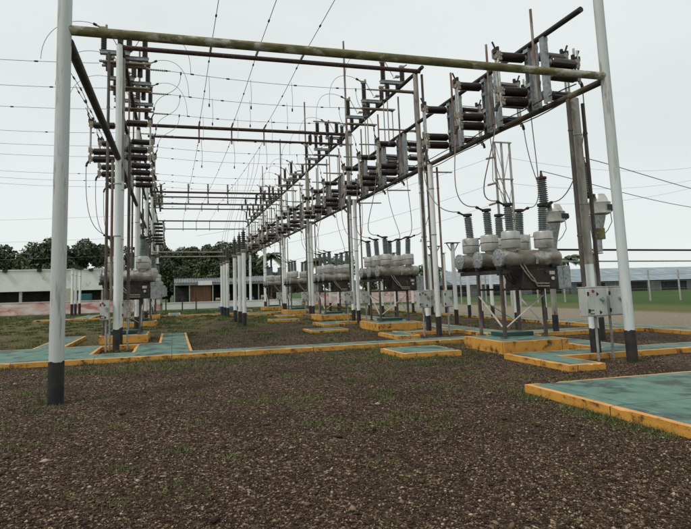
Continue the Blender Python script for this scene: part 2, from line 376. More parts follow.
walk = slab([(-14, 10.8, 13.75, 14.52), (-14, -.42, 14.3, 17.3), (-.42, .52, 14.3, 21.3), (-4.1, -3.22, 17, 21.7),
             (9.8, 10.75, 9.6, 62), (7.2, 8.0, 8.45, 10.4), (7.2, 16, 9.62, 10.45), (10.5, 15.2, 14.35, 15.35), (15.1, 16.2, -2, 62),
             (6.95, 7.78, 15.55, 17.2), (7.6, 9.9, 16.75, 17.5), (6.5, 7.5, 22.4, 24.3), (7.2, 9.9, 23.6, 24.3), (6.3, 7.4, 31.5, 33), (7.2, 9.9, 32.4, 33),
             (-9, 10, 38.1, 38.9), (-.3, .58, 38.5, 43.8), (-6.6, -5.6, 38.5, 45)],
            [(-2.06, -1.06, 14.9, 17.0)], ZW, 'walkway', fine=(-5, 12, 8.4, 18))
structure(walk.build('walkway', ['green', 'orangeback', 'orange'], smooth=False))
fs = slab([(5.25, 16, -4, 7.15)], [], .125, 'x', fine=(5.2, 9, 3, 7.2), seed=4.0)
structure(fs.build('walkway', ['green', 'orangeback', 'orange'], smooth=False))

# ------------------------------------------------------------------ plinths
def plinth(x0, x1, y0, y1, z, label, group, w=.07):
    cx, cy = (x0+x1)/2, (y0+y1)/2
    mb = slab([(x0-cx, x1-cx, y0-cy, y1-cy)], [], z, 'p', w, fine=(x0-cx, x1-cx, y0-cy, y1-cy), seed=cx*7+cy)
    o = mb.build('concrete_plinth', ['green', 'orangeback', 'orange'], loc=(cx, cy, 0), smooth=False)
    return tag(o, label, 'plinth', group)
RY = [11.65, 19.75, 27.6, 36.0, 45.0]
for i, y in enumerate(RY):
    plinth(7.62, 9.42, y-(.62 if i == 0 else .95), y+1.12, .30, f'high orange and green concrete plinth under the {ORD[i]} breaker of the right row', 'plinths under the right row of breakers')
LY = [19.2, 28.3, 36.9]
for i, y in enumerate(LY):
    plinth(-2.45, -.84, y-.1, y+1.65, .26, f'orange sided concrete plinth under the {ORD[i]} breaker of the left row', 'plinths under the left row of breakers')
for i, (x, y) in enumerate([(5.93, 12.03), (5.8, 19.75), (5.85, 28.0), (5.8, 36), (5.8, 44.5)]):
    plinth(x-.76, x+.76, y-.66, y+.66, .125, f'low square green slab with orange rim in the gravel aisle, {ORD[i]} from the camera', 'low square slabs in the gravel aisle')

# ------------------------------------------------------------------ columns
def column(x, y, h, label, top='white', split=None, r=.095, mast=None, group='pipe columns', baseh=.64, bands=True):
    t = thing('pipe_column', (x, y, 0), label, 'column', group)
    mb = MB(); mb.tube((0, 0, 0), (0, 0, baseh), r+.004, seg=28)
    for q in range(28, 56):
        vx = mb.v[q]; a_ = (q-28)/28*6.283; mb.v[q] = (vx[0], vx[1], vx[2]+.012*math.sin(a_*3+x)+.008*math.sin(a_*7+y)+rnd.uniform(-.006, .006))
    mb.build('painted_base', 'black', t)
    if split:
        MB().tube((0, 0, baseh-.05), (0, 0, split), r, seg=18).build('lower_shaft', 'white', t)
        MB().tube((0, 0, split+.001), (0, 0, h), r*.985, seg=18).build('upper_shaft', top, t)
    else:
        MB().tube((0, 0, baseh-.05), (0, 0, h), r, seg=18).build('shaft', top, t)
    MB().lathe((0, 0, h), (0, 0, 1), [(0, r*1.02), (.03, r*.9), (.05, .02)], 16).build('cap', 'tan', t)
    if mast:
        MB().tube((0, 0, h+.03), (0, 0, mast), .055, .045, seg=12).build('mast', 'rustpole', t)
    if bands:
        for z in (3.4, 5.0):
            if z < h-.2: MB().tube((0, 0, z), (0, 0, z+.035), r+.010, seg=16).build('clamp_band', 'galv', t)
    return t
CY = [9.7, 16.15, 23.2, 31.9, 40.6, 50, 60]
CXR = [9.02, 8.72, 8.45, 8.6, 8.7, 8.8, 8.8]
column(-1.77, 9.0, 7.4, 'thick pale portal column at the left end of the front cross beam', 'palegray', r=.115, group='front portal columns', bands=False)
column(9.2, 9.0, 8.3, 'pale portal column at the right end of the front mossy cross beam', 'palegray', r=.10, group='front portal columns', bands=False)
column(9.02, 9.75, 5.85, 'weathered tan column with white lower part behind the large gray cabinets', 'tan', split=2.05, r=.10, group='right row columns')
for i in range(1, 7):
    for k in range(2):
        mast = None
        hh = 5.85 if k == 0 else 9.45
        if k == 1 and i in (2, 3, 4, 5): mast = 14.2
        w = 'nearer' if k == 0 else 'farther'
        column(CXR[i], CY[i]+.72*k, hh, f'white right row column with black foot, {w} one of the {ORD[i]} pair from the camera', 'white' if k == 0 else 'tan', split=None if k == 0 else 5.3, mast=mast, r=.09, group='right row columns')
LCY = [16.45, 25.3, 33.8, 43.0, 52, 61]
for i in range(6):
    for k in range(2):
        mast = 14.0 if (k == 1 and i in (1, 3)) else None
        w = 'nearer' if k == 0 else 'farther'
        column(-1.62, LCY[i]+1.0*k, 9.45, f'white left row column with black foot, {w} one of the {ORD[i]} pair from the camera', 'tan' if k else 'white', split=6.6 if k == 0 and i == 0 else (5.3 if k else None), mast=mast, r=.095, group='left row columns')
# row of support columns right of the breakers with flat tops, and the outer row
def support(x, y, h, label, group, ttop=True):
    t = column(x, y, h, label, 'white', group=group, r=.085)
    if ttop:
        b = MB(); b.box((0, 0, h+.07), (.62, .30, .03))
        b.build('top_plate', 'dark', t)
        for s in (-1, 1):
            MB().path([(s*.08, 0, h-.28), (s*.28, 0, h+.05)], .022).build('brace', 'galv', t)
    else:
        MB().box((0, 0, h+.07), (.24, .24, .03)).build('top_plate', 'tan', t)
    return t
for i, (x, y) in enumerate([(11.93, 18.6), (11.85, 20.35), (11.9, 22.1), (11.68, 26.2), (11.65, 28.0), (11.6, 29.9), (11.6, 36), (11.6, 38)]):
    support(x, y, 3.45, f'white support post with black foot and dark flat top, {["nearest","second","third","fourth","fifth","sixth","seventh","eighth"][i]} behind the breakers', 'flat topped support posts')
for i, (x, y) in enumerate([(15.44, 19.3), (15.2, 22.7), (15.1, 24.6), (15.34, 27.4), (15.02, 28.5), (15.0, 31), (15.0, 36), (15.2, 39)]):
    support(x, y, 3.5, f'slim white post with small square cap beside outer walkway, {["nearest","second","third","fourth","fifth","sixth","seventh","eighth"][i]} from the camera', 'small capped posts by the outer walkway', False)

# bus supports: white post, bell cap, dark insulator
def bus_support(x, y, h, label, group):
    t = column(x, y, h, label, 'white', group=group, r=.10)
    MB().lathe((0, 0, h-.02), (0, 0, 1), [(0, .10), (.08, .15), (.16, .15), (.18, .11)], 16).build('bell_cap', 'clamp', t)
    MB().shed((0, 0, h+.17), (0, 0, 1), .85, .075, .115, 9, 14).build('insulator', 'porc', t)
    MB().lathe((0, 0, h+1.02), (0, 0, 1), [(0, .06), (.08, .06), (.1, .03), (.2, .03)], 10).build('terminal', 'clamp', t)
    return t
MP = [(3.36, 25.2), (3.39, 27.1), (3.37, 29.1), (3.5, 34.3), (3.45, 35.7), (3.42, 37.5)]
for i, (x, y) in enumerate(MP):
    a = 'nearer' if i < 3 else 'farther'
    bus_support(x, y, 3.55, f'white post carrying a dark ribbed insulator in mid aisle, {PH[i%3]} of the {a} three', 'insulator posts in the aisle')
for i, (x, y) in enumerate([(-8.1, 46.7), (-8.15, 48.6), (-8.1, 50.4)]):
    t = column(x, y, 4.0, f'thin white post with dark cap before the white building, {PH[i]} of three', 'white', group='thin posts before the white building', r=.11, baseh=1.0)
    MB().box((0, 0, 4.15), (.5, .5, .22)).build('top_bracket', 'dark', t)

# ------------------------------------------------------------------ beams
def beam(p, q, r, m, label, group, name='pipe_beam', seg=16, flanges=0, square=False):
    p, q = Vector(p), Vector(q); t = thing(name, p, label, 'beam', group); d = q-p
    mb = MB()
    if square:
        c = d/2; mb.box(c, (2*r, d.length, 2*r) if abs(d.y) > abs(d.x) else (d.length, 2*r, 2*r))
    else: mb.tube((0, 0, 0), d, r, seg=seg)
    mb.build('pipe', m, t, bevel=.01 if square else 0)
    if flanges:
        u = d.normalized()
        for i in range(1, flanges+1):
            c = d*(i/(flanges+1)); MB().lathe(c-u*.02, u, [(0, r*1.28), (.04, r*1.28)], 16).build('joint_collar', m, t)
    return t
beam((-1.77, 9.0, 6.12), (9.25, 9.0, 6.12), .083, 'moss', 'mossy pipe across the front, joining the left and right portal columns', 'cross beams', flanges=0)
beam((-1.62, 16.5, 9.42), (8.72, 16.5, 9.42), .075, 'rust', 'rusty cross pipe high over the aisle, first behind the mossy front pipe', 'cross beams')
XB = [(24.0, 9.33, 8.82), (41.0, 9.5, 9.12), (50.0, 10.1, 9.62), (62.0, 10.1, 9.15)]
for i, (y, z1, z2) in enumerate(XB):
    beam((-1.62, y, z1), (8.72, y, z1), .078, 'rust', f'upper rusty pipe of the {ORD[i]} double cross beam over the aisle', 'cross beams')
    beam((-1.1, y, z2), (7.9 if i == 0 else 8.6, y, z2), .055, 'rust', f'lower rusty pipe of the {ORD[i]} double cross beam over the aisle', 'cross beams')
    for k, x in enumerate((1.2, 2.72, 4.27)):
        t = thing('hanger', (x, y, z2), f'short hanger on the {ORD[i]} double cross beam, {["left","middle","right"][k]} of three', 'hanger', 'hangers on the cross beams')
        MB().tube((0, 0, -.22), (0, 0, z1-z2+.06), .035).build('stub', 'rustpole', t)
        if i in (1,):
            MB().shed((0, 0, z1-z2+.08), (0, 0, 1), .62, .04, .085, 7, 10).build('insulator', 'grayporc', t)
            MB().shed((0, 0, -.24), (0, 0, -1), .32, .035, .075, 4, 10).build('lower_insulator', 'grayporc', t)
beam((9.17, 9.05, 6.03), (8.82, 12.2, 5.93), .072, 'cbeam', 'short front length of the lowest right rack pipe joining the portal corner', 'right rack long pipes')
beam((8.82, 12.2, 5.93), (8.8, 62, 5.93), .072, 'cbeam', 'lowest long pipe of the right rack carrying the switch frames', 'right rack long pipes', flanges=6)
beam((8.72, 9.0, 7.62), (8.72, 62, 7.62), .066, 'dark', 'middle long dark pipe of the right rack', 'right rack long pipes', flanges=5)
beam((8.72, 16.3, 9.5), (8.72, 62, 9.5), .068, 'dark', 'topmost long dark pipe of the right rack', 'right rack long pipes', flanges=4)
beam((-1.7, 9.0, 5.9), (-1.62, 16.4, 5.82), .085, 'dark', 'thick dark pipe at upper left running from the portal to the first left columns', 'left rack long pipes', square=False)
beam((-1.64, 16.7, 5.83), (-1.64, 62, 5.83), .075, 'dark', 'lowest long dark pipe of the left rack', 'left rack long pipes', flanges=4)
beam((-1.64, 16.5, 7.62), (-1.64, 62, 7.62), .066, 'dark', 'middle long dark pipe of the left rack', 'left rack long pipes', flanges=4)
beam((-1.6, 16.4, 9.6), (-1.6, 62, 9.6), .075, 'dark', 'topmost long dark pipe of the left rack', 'left rack long pipes', flanges=4)
# cables tied along the lowest right pipe
for i, (dx, dz, lab) in enumerate(((-.10, .10, 'upper'), (-.02, -.10, 'lower'))):
    pts = []
    for k in range(40):
        y = 9.3+k*.35; pts.append((8.8+dx, y, 5.93+dz+.02*math.sin(k*.9+i)-.05*abs(math.sin(k*.22+i))*(1 if i else -1)))
    o = MB().path(pts, .014).build('cable', 'dark'); tag(o, f'black cable strung along the {lab} side of the lowest right rack pipe', 'cable', 'cables along the pipes')

# ------------------------------------------------------------------ disconnect switches
def side_switch(sd, label, group, zs=(.50, -.40, -.66), zb=(-.78, .66), cz=1.72, chan=True):
    # origin: centre of the channel, world z = 6.8 ; sd=+1 outer side, -1 aisle side
    t = thing('disconnect_switch', (0, 0, 0), label, 'switch', group)
    c = MB(); w = .15
    c.box((0, -w/2, 0), (.10, .012, 1.72)); c.box((-.044*sd, .0, 0), (.012, w-.014, 1.72)); c.box((0, w/2, 0), (.10, .012, 1.72))
    for z in (-.6, -.2, .3, .7): c.box((.02*sd, 0, z), (.08, .17, .09))
    c.build('base_channel', 'galv', t)
    for z, r in [(z_, .105) for z_ in zs]:
        ins = MB().shed((sd*.15, 0, z), (sd, 0, -.02), .65, r*.98, r*1.15, 15, 16).build('insulator', 'porc', t)
        MB().lathe((sd*.05, 0, z), (sd, 0, 0), [(0, .05), (.05, .075), (.11, .075)], 12).build('end_fitting', 'clamp', ins)
        e = MB(); e.lathe((sd*.78, 0, z-.012), (sd, 0, 0), [(0, .07), (.05, .07), (.07, .045), (.13, .045)], 12)
        e.build('end_fitting', 'clamp', ins)
    for z, k in zip(zs, (1.0, .85, .7)):
        h = MB(); h.box((sd*.88, 0, z+.02), (.12*k, .16, .17*k)); h.box((sd*.94, .07, z+.07), (.06, .05, .22*k)); h.box((sd*.86, -.08, z-.07), (.09, .04, .12*k))
        h.tube((sd*.84, -.12, z), (sd*.84, .14, z), .03, seg=8)
        h.build('terminal_clamp', 'clamp', t)
    for yy in (.05, -.05):
        MB().tube((sd*.90, yy, zb[0]+yy), (sd*.90, yy, zb[1]+yy), .026, seg=8).build('blade', 'paleclamp', t)
    zt, zl = zs[0], zs[-1]; a = MB(); a.path([(sd*.90, 0, zt+.05), (sd*.93, 0, zt+.2), (sd*1.0, 0, zt+.36)], .024); a.box((sd*.92, 0, zt+.13), (.10, .13, .12)); a.box((sd*.84, .03, zt+.18), (.06, .06, .16)); a.build('arcing_horn', 'dark', t)
    MB().path([(sd*.88, 0, zl), (sd*1.0, 0, zl-.16), (sd*1.02, 0, zl-.26)], .04).build('lower_lug', 'dark', t)
    return t
proto_s = {}
for sd in (1, -1):
    proto_s[sd] = side_switch(sd, 'x', 'x')
    if sd > 0: proto_s[2] = side_switch(sd, 'x', 'x', zs=(.16, -.17), zb=(-.30, .55))
    if sd > 0: proto_s[3] = side_switch(sd, 'x', 'x', zs=(.52, -.48), zb=(-.62, .70))
def top_switch():
    # origin on the top pipe axis; reaches over the aisle towards -X
    t = thing('top_disconnect_switch', (0, 0, 0), 'x', 'switch', 'x')
    MB().box((-.02, 0, -.10), (1.55, .10, .05)).build('crossarm', 'clamp', t); MB().box((-.02, .10, -.10), (1.35, .03, .09)).build('crossarm', 'rustpole', t)
    c = MB(); c.box((-.30, 0, .20), (.95, .16, .10)); c.box((-.30, 0, .262), (.98, .2, .012)); c.build('base_channel', 'galv', t)
    for x, z0, L in ((-.66, .30, .70), (-.50, -.06, .20), (-.05, -.06, .20), (.16, .30, .55)):
        i = MB().shed((x, 0, z0), (0, 0, 1), L, .078, .098, max(3, int(L/.055)), 14).build('insulator', 'porc', t)
    MB().shed((-.50, 0, -.14), (0, 0, -1), .30, .07, .092, 6, 14).build('insulator', 'porc', t)
    h = MB(); h.box((-.66, 0, 1.05), (.22, .12, .10)); h.box((-.58, 0, 1.13), (.07, .07, .12)); h.tube((-.75, 0, 1.08), (-.92, 0, 1.16), .03, seg=8)
    m2_ = MB(); m2_.box((.16, 0, .89), (.20, .11, .09)); m2_.tube((.25, 0, .92), (.38, 0, 1.0), .028, seg=8); m2_.build('terminal_clamp', 'clamp', t)
    k_ = MB(); k_.box((-.05, 0, .47), (.16, .12, .07)); k_.tube((-.20, .05, .42), (.12, .05, .50), .02, seg=8); k_.build('hinge_clamp', 'clamp', t)
    h.build('terminal_clamp', 'clamp', t)
    MB().tube((-.58, 0, 1.12), (-.22, 0, .46), .014, seg=6).build('blade', 'clamp', t)
    MB().tube((-.90, 0, 1.15), (-1.0, 0, 1.20), .045, seg=8).build('cable_lug', 'dark', t)
    return t
proto_t = top_switch()
reg(None)
for p in (proto_s[1], proto_s[-1], proto_t): pass
used = set()
def place(proto, loc, label, group, flipx=False):
    key = proto.name
    if key not in used: used.add(key); o = proto; o.location = loc; o['label'] = label
    else: o = copy_tree(proto, loc, label)
    o['group'] = group
    if flipx: o.rotation_euler = (0, 0, math.pi)
    return o
PR = [(10.5, 12.4, 14.35), (18.3, 20.4, 22.5), (25.9, 28.2, 30.4), (34.7, 36.8, 38.9), (43.3, 45.5, 47.7), (52.5, 55, 57.5)]
PL = [(17.8, 20.0, 22.3), (43.5, 46.0, 48.5)]
for b, ys in enumerate(PR):
    for k, y in enumerate(ys):
        far = y+.30; near = y-.28
        place(proto_s[2], (8.72, near, 6.8), f'short vertical switch on the outer side of the right rack, {ORD[b]} bay, {PH[k]} phase', 'vertical switches on the right rack')
        place(proto_s[3], (8.80, far-.14, 6.8), f'long vertical switch on the outer side of the right rack, {ORD[b]} bay, {PH[k]} phase', 'vertical switches on the right rack')
        if b:
            for q, (xx, yy, z0, z1) in enumerate(((7.95, y-.55, 7.0, 8.9), (8.3, y+.62, 6.3, 9.3), (9.3, y-.1, 7.7, 9.4))):
                o = MB().tube((0, 0, 0), (0, 0, z1-z0), .022, seg=8).build('riser_tube', 'clamp'); o.location = (xx, yy, z0)
                for zz in (.03, z1-z0-.1): MB().box((0, 0, zz), (.09, .08, .07)).build('tube_clamp', 'dark', o)
                tag(o, f'thin pale riser tube of the right rack, {["aisle side","middle","outer side"][q]}, {ORD[b]} bay, {PH[k]} phase', 'tube', 'riser tubes of the right rack')
                if q < 2: beam((8.72, yy, z0+.5 if q else 7.62), (xx, yy, z0+.52 if q else 7.63), .02, 'clamp', f'short arm holding the {["aisle side","middle"][q]} riser tube of the right rack, {ORD[b]} bay, {PH[k]} phase', 'riser tube arms', name='tube_arm')
                else: beam((8.72, yy, 7.70), (xx, yy, 7.72), .02, 'clamp', f'short arm holding the outer side riser tube of the right rack, {ORD[b]} bay, {PH[k]} phase', 'riser tube arms', name='tube_arm')
            beam((7.75, y, 7.78), (9.35, y, 7.80), .03, 'clamp', f'pale cross tube above the switches of the right rack, {ORD[b]} bay, {PH[k]} phase', 'pale cross tubes', name='cross_tube')
        place(proto_s[-1], (8.72, far, 6.8), f'long vertical switch on the aisle side of the right rack, {ORD[b]} bay, {PH[k]} phase', 'vertical switches on the right rack')
        o = MB().tube((0, 0, 0), (0, 0, 3.1 if b else 2.4), .032, seg=10).build('operating_pipe', 'rustpole'); o.location = (8.66, y, 6.05)
        tag(o, f'upright operating pipe between switches of the right rack, {ORD[b]} bay, {PH[k]} phase', 'pipe', 'operating pipes of the right rack')
        if b:
            place(proto_t, (8.72, y, 9.5), f'upright topped switch on the right rack top pipe, {ORD[b]} bay, {PH[k]} phase', 'switches on top of the right rack')
for b, ys in enumerate(PL):
    for k, y in enumerate(ys):
        place(proto_s[1], (-1.62, y-.28, 6.8), f'long vertical switch on the aisle side of the left rack, {["near", "far"][b]} group, {PH[k]} phase', 'vertical switches on the left rack')
        place(proto_s[-1], (-1.74, y+.1, 6.8), f'long vertical switch on the outer side of the left rack, {["near", "far"][b]} group, {PH[k]} phase', 'vertical switches on the left rack')
        o = MB().tube((0, 0, 0), (0, 0, 3.3), .032, seg=10).build('operating_pipe', 'rustpole'); o.location = (-1.6, y, 6.05)
        tag(o, f'upright operating pipe between switches of the left rack, {["near", "far"][b]} group, {PH[k]} phase', 'pipe', 'operating pipes of the left rack')
        place(proto_t, (-1.6, y, 9.6), f'upright topped switch facing away from the aisle on the left rack, {["near", "far"][b]} group, {PH[k]} phase', 'switches on top of the left rack')
        place(proto_t, (-1.6, y+.35, 9.6), f'upright topped switch facing the aisle on the left rack, {["near", "far"][b]} group, {PH[k]} phase', 'switches on top of the left rack', True)

# ------------------------------------------------------------------ wires
def wire(pts, r, label, group, m='wire', name='wire', beads=()):
    pts = [Vector(p) for p in pts]; o0 = pts[0].copy()
    o = MB().path([p-o0 for p in pts], r).build(name, m); o.location = o0
    tag(o, label, 'cable', group)
    for i in beads:
        p = pts[i]-o0; q = pts[min(i+1, len(pts)-1)]-o0; d = (q-p).normalized() if (q-p).length > 0 else Vector((0, 0, 1))
        MB().lathe(p-d*.06, d, [(0, .014), (.02, .028), (.11, .028), (.13, .014)], 8).build('connector', 'dark', o)
    return o
def strain(p, d, n=.55, label='', group='strain insulators'):
    t = thing('strain_insulator', p, label, 'insulator', group); d = Vector(d).normalized()
    MB().shed((0, 0, 0), d, n, .02, .042, 8, 10).build('insulator', 'clamp', t)
    MB().lathe(d*n, d, [(0, .03), (.07, .03), (.09, .015), (.18, .015)], 8).build('clamp', 'dark', t)
def spans(ys, b):
    for k, y in enumerate(ys):
        z = 9.32; yl = PL[0][k] if b == 0 else y; yw = yl+(y-yl)*.15; zw = z-.03
        P = [Vector((-.80 if b == 0 else -1.56, yl, z if b == 0 else 9.5)), Vector((8.0, y, z+.05))]
        wire(sagline(P[0]+Vector((.62, 0, 0)), P[1]-Vector((.62, 0, 0)), .12, 18), .008, f'thin bus wire crossing the aisle over the {ORD[b+1]} bay, {PH[k]} of three', 'bus wires crossing the aisle', beads=(2, 5, 11, 15))
        strain(P[0], (1, 0, -.01), label=f'slim strain insulator at left end of aisle wire, {ORD[b+1]} bay, {PH[k]} of three')
        strain(P[1], (-1, 0, -.01), label=f'slim strain insulator at right end of aisle wire, {ORD[b+1]} bay, {PH[k]} of three')
        if b < 3:
            wire(sagline((-2.4 if b == 0 else -1.65, yl, 9.42 if b == 0 else 9.55), (-14, yl, 9.7), .25, 12), .008, f'bus wire leaving the left rack away from the aisle, {ORD[b+1]} bay, {PH[k]} of three', 'bus wires leaving the left rack', beads=(2, 4))
            # arcs from the upper switch heads down to the span wire
            if b == 0: wire(arc((-.60, yl+.35, 10.8), (.62, yw, zw), (.05, yl+.35, 10.98), (.62, yw, 10.5)), .009, f'arched jumper from left rack top switch to aisle wire, {ORD[b+1]} bay, {PH[k]} phase', 'arched jumpers')
            wire(arc((7.72, y, 10.70), (6.5, y, z), (6.9, y, 11.0), (6.4, y, 10.6)), .009, f'arched jumper from right rack top switch to aisle wire, {ORD[b+1]} bay, {PH[k]} phase', 'arched jumpers')
            if b == 0: wire(arc((.28, yw, zw), (-.62, yl-.28, 7.66), (.28, yw, 8.3), (-.62, yl-.28, 8.6)), .009, f'curving drop lead from aisle wire to left rack vertical switch, {ORD[b+1]} bay, {PH[k]} phase', 'drop leads', beads=(0, 13))
            wire(arc((6.9, y, z), (7.72, y+.3, 7.66), (6.9, y, 8.2), (7.7, y+.3, 8.7)), .009, f'curving drop lead from aisle wire to right rack vertical switch, {ORD[b+1]} bay, {PH[k]} phase', 'drop leads', beads=(0, 13))
            if b == 0: wire(arc((-2.6, yl, 10.8), (-4.2, yl, 9.42), (-3.4, yl, 11.0), (-4.2, yl, 10.5)), .009, f'arched jumper outward from left rack top switch, {ORD[b+1]} bay, {PH[k]} phase', 'arched jumpers')
            if b == 0: wire(arc((-3.5, yl, 9.42), (-2.74, yl+.1, 7.66), (-3.3, yl, 8.9), (-2.72, yl+.1, 8.4)), .012, f'beaded lead down the outer face of the left rack, {ORD[b+1]} bay, {PH[k]} phase', 'drop leads', beads=(2, 5, 8, 11))
            if b == 0: wire(arc((-2.76, yl+.1, 5.88), (-1.9, yl+.5, 3.6), (-2.8, yl+.2, 4.2), (-2.6, yl+.4, 3.65)), .012, f'long hanging lead below the left rack outer switch, {ORD[b+1]} bay, {PH[k]} phase', 'hanging leads', 'wirelt')
for b in range(4): spans(PR[b+1], b)
# longitudinal bus wires over the aisle
for k, x in enumerate((1.2, 2.72, 4.27)):
    segs = [(2.0, 16.5, 9.6, 9.5), (16.5, 24, 9.5, 9.42), (24, 41, 8.85, 9.55), (41, 50, 9.5, 10.1), (50, 62, 10.0, 10.1)]
    for j, (y0, y1, z0, z1) in enumerate(segs):
        sag = .05+.004*(y1-y0)
        wire(sagline((x, y0, z0), (x, y1, z1), sag, 12), .010, f'long bus wire running down the aisle, {["left","middle","right"][k]} line, {ORD[j]} length from the camera', 'bus wires along the aisle', beads=(1, 5, 10))
        for (yy, zz, dd) in ((y1, z1, -1),):
            strain((x, yy, zz), (0, dd, 0), label=f'dark strain insulator on {["left","middle","right"][k]} aisle wire at the {ORD[j]} cross beam')
    # droppers
    for j, (y, dx) in enumerate(((18.3, .08), (20.4, .35), (22.5, .1))):
        wire([(x+dx, y, 9.42), (x+dx+.02, y, 8.7), (x+dx, y, 8.35)], .007, f'short hanging dropper with clamp below {["left","middle","right"][k]} aisle wire, {PH[j]} of its three', 'droppers', beads=(2,))
    for j, y in enumerate((24.1,)):
        wire([(x+.1, y, 8.8), (x+.15, y, 8.0), (x+.12, y, 7.5)], .009, f'dropper under the first double cross beam, {["left","middle","right"][k]} of three', 'droppers', beads=(2,))
# leads down to the aisle insulator posts
for i, (x, y) in enumerate(MP):
    tt = (y-24)/17; zz = 8.85+.7*tt-.118*4*tt*(1-tt)
    wire(arc((x, y, 4.75), (4.27, y, zz), (x-.05, y, 6), (4.2, y, 7.2)), .008, f'thin upright lead from {"nearer" if i<3 else "farther"} aisle insulator post group, {PH[i%3]} one', 'upright leads over the aisle posts')
# pale tubular bus from the left rack to the far aisle posts
beam((-1.4, 37.4, 4.55), (3.6, 37.4, 4.5), .05, 'clamp', 'pale tube joining the left rack to the aisle posts, higher one', 'pale bus tubes', name='bus_tube')
beam((-.8, 34.3, 4.0), (3.6, 34.3, 3.98), .045, 'clamp', 'pale tube joining the left rack to the aisle posts, lower one', 'pale bus tubes', name='bus_tube')
# short rods reaching outward under the lowest right pipe
for i, y in enumerate((16.6, 20.0, 23.2)):
    beam((8.75, y, 5.72), (9.82, y, 5.74), .028, 'tan', f'short rod sticking outward under the lowest right rack pipe, {PH[i]} of three', 'short outward rods', name='rod')

for i, (y, z1, z2) in enumerate(XB[:3]):
    for q, x in enumerate((6.95, 7.95)):
        t = thing('post_insulator', (x, y, z1+.08), f'dark post insulator standing near the right end of the {ORD[i]} double cross beam, {["left","right"][q]} one', 'insulator', 'insulators at the right ends of the cross beams')
        MB().shed((0, 0, .0), (0, 0, 1), .42, .075, .10, 6, 12).build('insulator', 'porc', t); MB().box((0, 0, .46), (.14, .12, .07)).build('cap', 'clamp', t)
    beam((6.75, y, z1+.60), (8.15, y, z1+.60), .035, 'clamp', f'pale tube on the post insulators of the {ORD[i]} double cross beam', 'pale bus tubes', name='bus_tube')
    for q, x in enumerate((6.6, 7.15, 7.7, 8.2)):
        t = thing('hanging_insulator', (x, y, z1-.08), f'dark insulator hanging under the right end of the {ORD[i]} double cross beam, {["first","second","third","fourth"][q]} from left', 'insulator', 'insulators at the right ends of the cross beams')
        MB().shed((0, .14, 0), (0, 0, -1), .40, .075, .10, 6, 12).build('insulator', 'porc', t); MB().box((0, .14, -.45), (.12, .16, .09)).build('cap', 'clamp', t); MB().box((0, .07, .0), (.08, .20, .05)).build('bracket', 'galv', t)
# ------------------------------------------------------------------ conduits and cabinets on columns
def conduit(x, y, z0, z1, label, m='conduit', r=.045):
    o = MB().tube((0, 0, 0), (0, 0, z1-z0), r, seg=10).build('conduit', m); o.location = (x, y, z0)
    for z in np.arange(1.1, z1-z0-.2, 2.4):
        MB().tube((0, 0, z), (0, 0, z+.04), r+.009, seg=10).build('coupling', m, o)
    return tag(o, label, 'conduit', 'conduits along the columns')
def cabinet(x, y, z, w, d, h, label, feet=True, marks=True, m='box', legs=((-.1, .0), (.1, .0))):
    t = thing('control_cabinet', (x, y, 0), label, 'cabinet', 'control cabinets on the columns')
    b = MB(); b.box((0, 0, z+h/2), (w, d, h)); b.build('housing', m, t, bevel=.012)
    dr = MB().box((0, -d/2-.010, z+h/2), (w*.93, .018, h*.93)).build('door', m, t, bevel=.006)
    hd = MB(); hd.box((w*.28, -d/2-.035, z+h*.55), (.05, .03, .11)); hd.tube((w*.18, -d/2-.018, z+h*.62), (w*.18, -d/2-.06, z+h*.62), .035, seg=12); hd.build('handle', 'galv', dr)
    for q in (.2, .8): MB().box((-w*.46, -d/2-.024, z+h*q), (.03, .02, .08)).build('hinge', 'dark', dr)
    if marks:
        for q, ww in ((.22, .036), (.10, .04)): 
            for j in range(3): MB().box((-w*.38+j*.034, -d/2-.021, z+h*q), (.022, .003, .028)).build('stencil_mark', 'black', dr)
        for xx, q in ((.02, .78), (.12, .14)):
            e = MB(); b0 = (w*xx, -d/2-.0225, z+h*q); e.v = [(b0[0]-.03, b0[1], b0[2]-.045), (b0[0]+.035, b0[1], b0[2]), (b0[0]-.03, b0[1], b0[2]+.045), (b0[0]-.03, b0[1]+.003, b0[2]-.045), (b0[0]+.035, b0[1]+.003, b0[2]), (b0[0]-.03, b0[1]+.003, b0[2]+.045)]
            e.f = [(0, 1, 2), (3, 5, 4), (0, 3, 4, 1), (1, 4, 5, 2), (2, 5, 3, 0)]; e.m = [0]*5; e.build('arrow_mark', 'black', dr, smooth=False)
        MB().lathe((-w*.20, -d/2-.019, z+h*.88), (0, -1, 0), [(0, .035), (.004, .035)], 14).build('warning_sticker', 'red', dr)
    MB().box((0, .0, z+h+.012), (w*1.04, d*1.06, .02)).build('rain_lid', m, t)
    if feet:
        for i, (lx, ly) in enumerate(legs): MB().tube((lx, ly, 0), (lx, ly, z-.002), .028, seg=10).build('conduit_leg', 'galv', t)
    return t
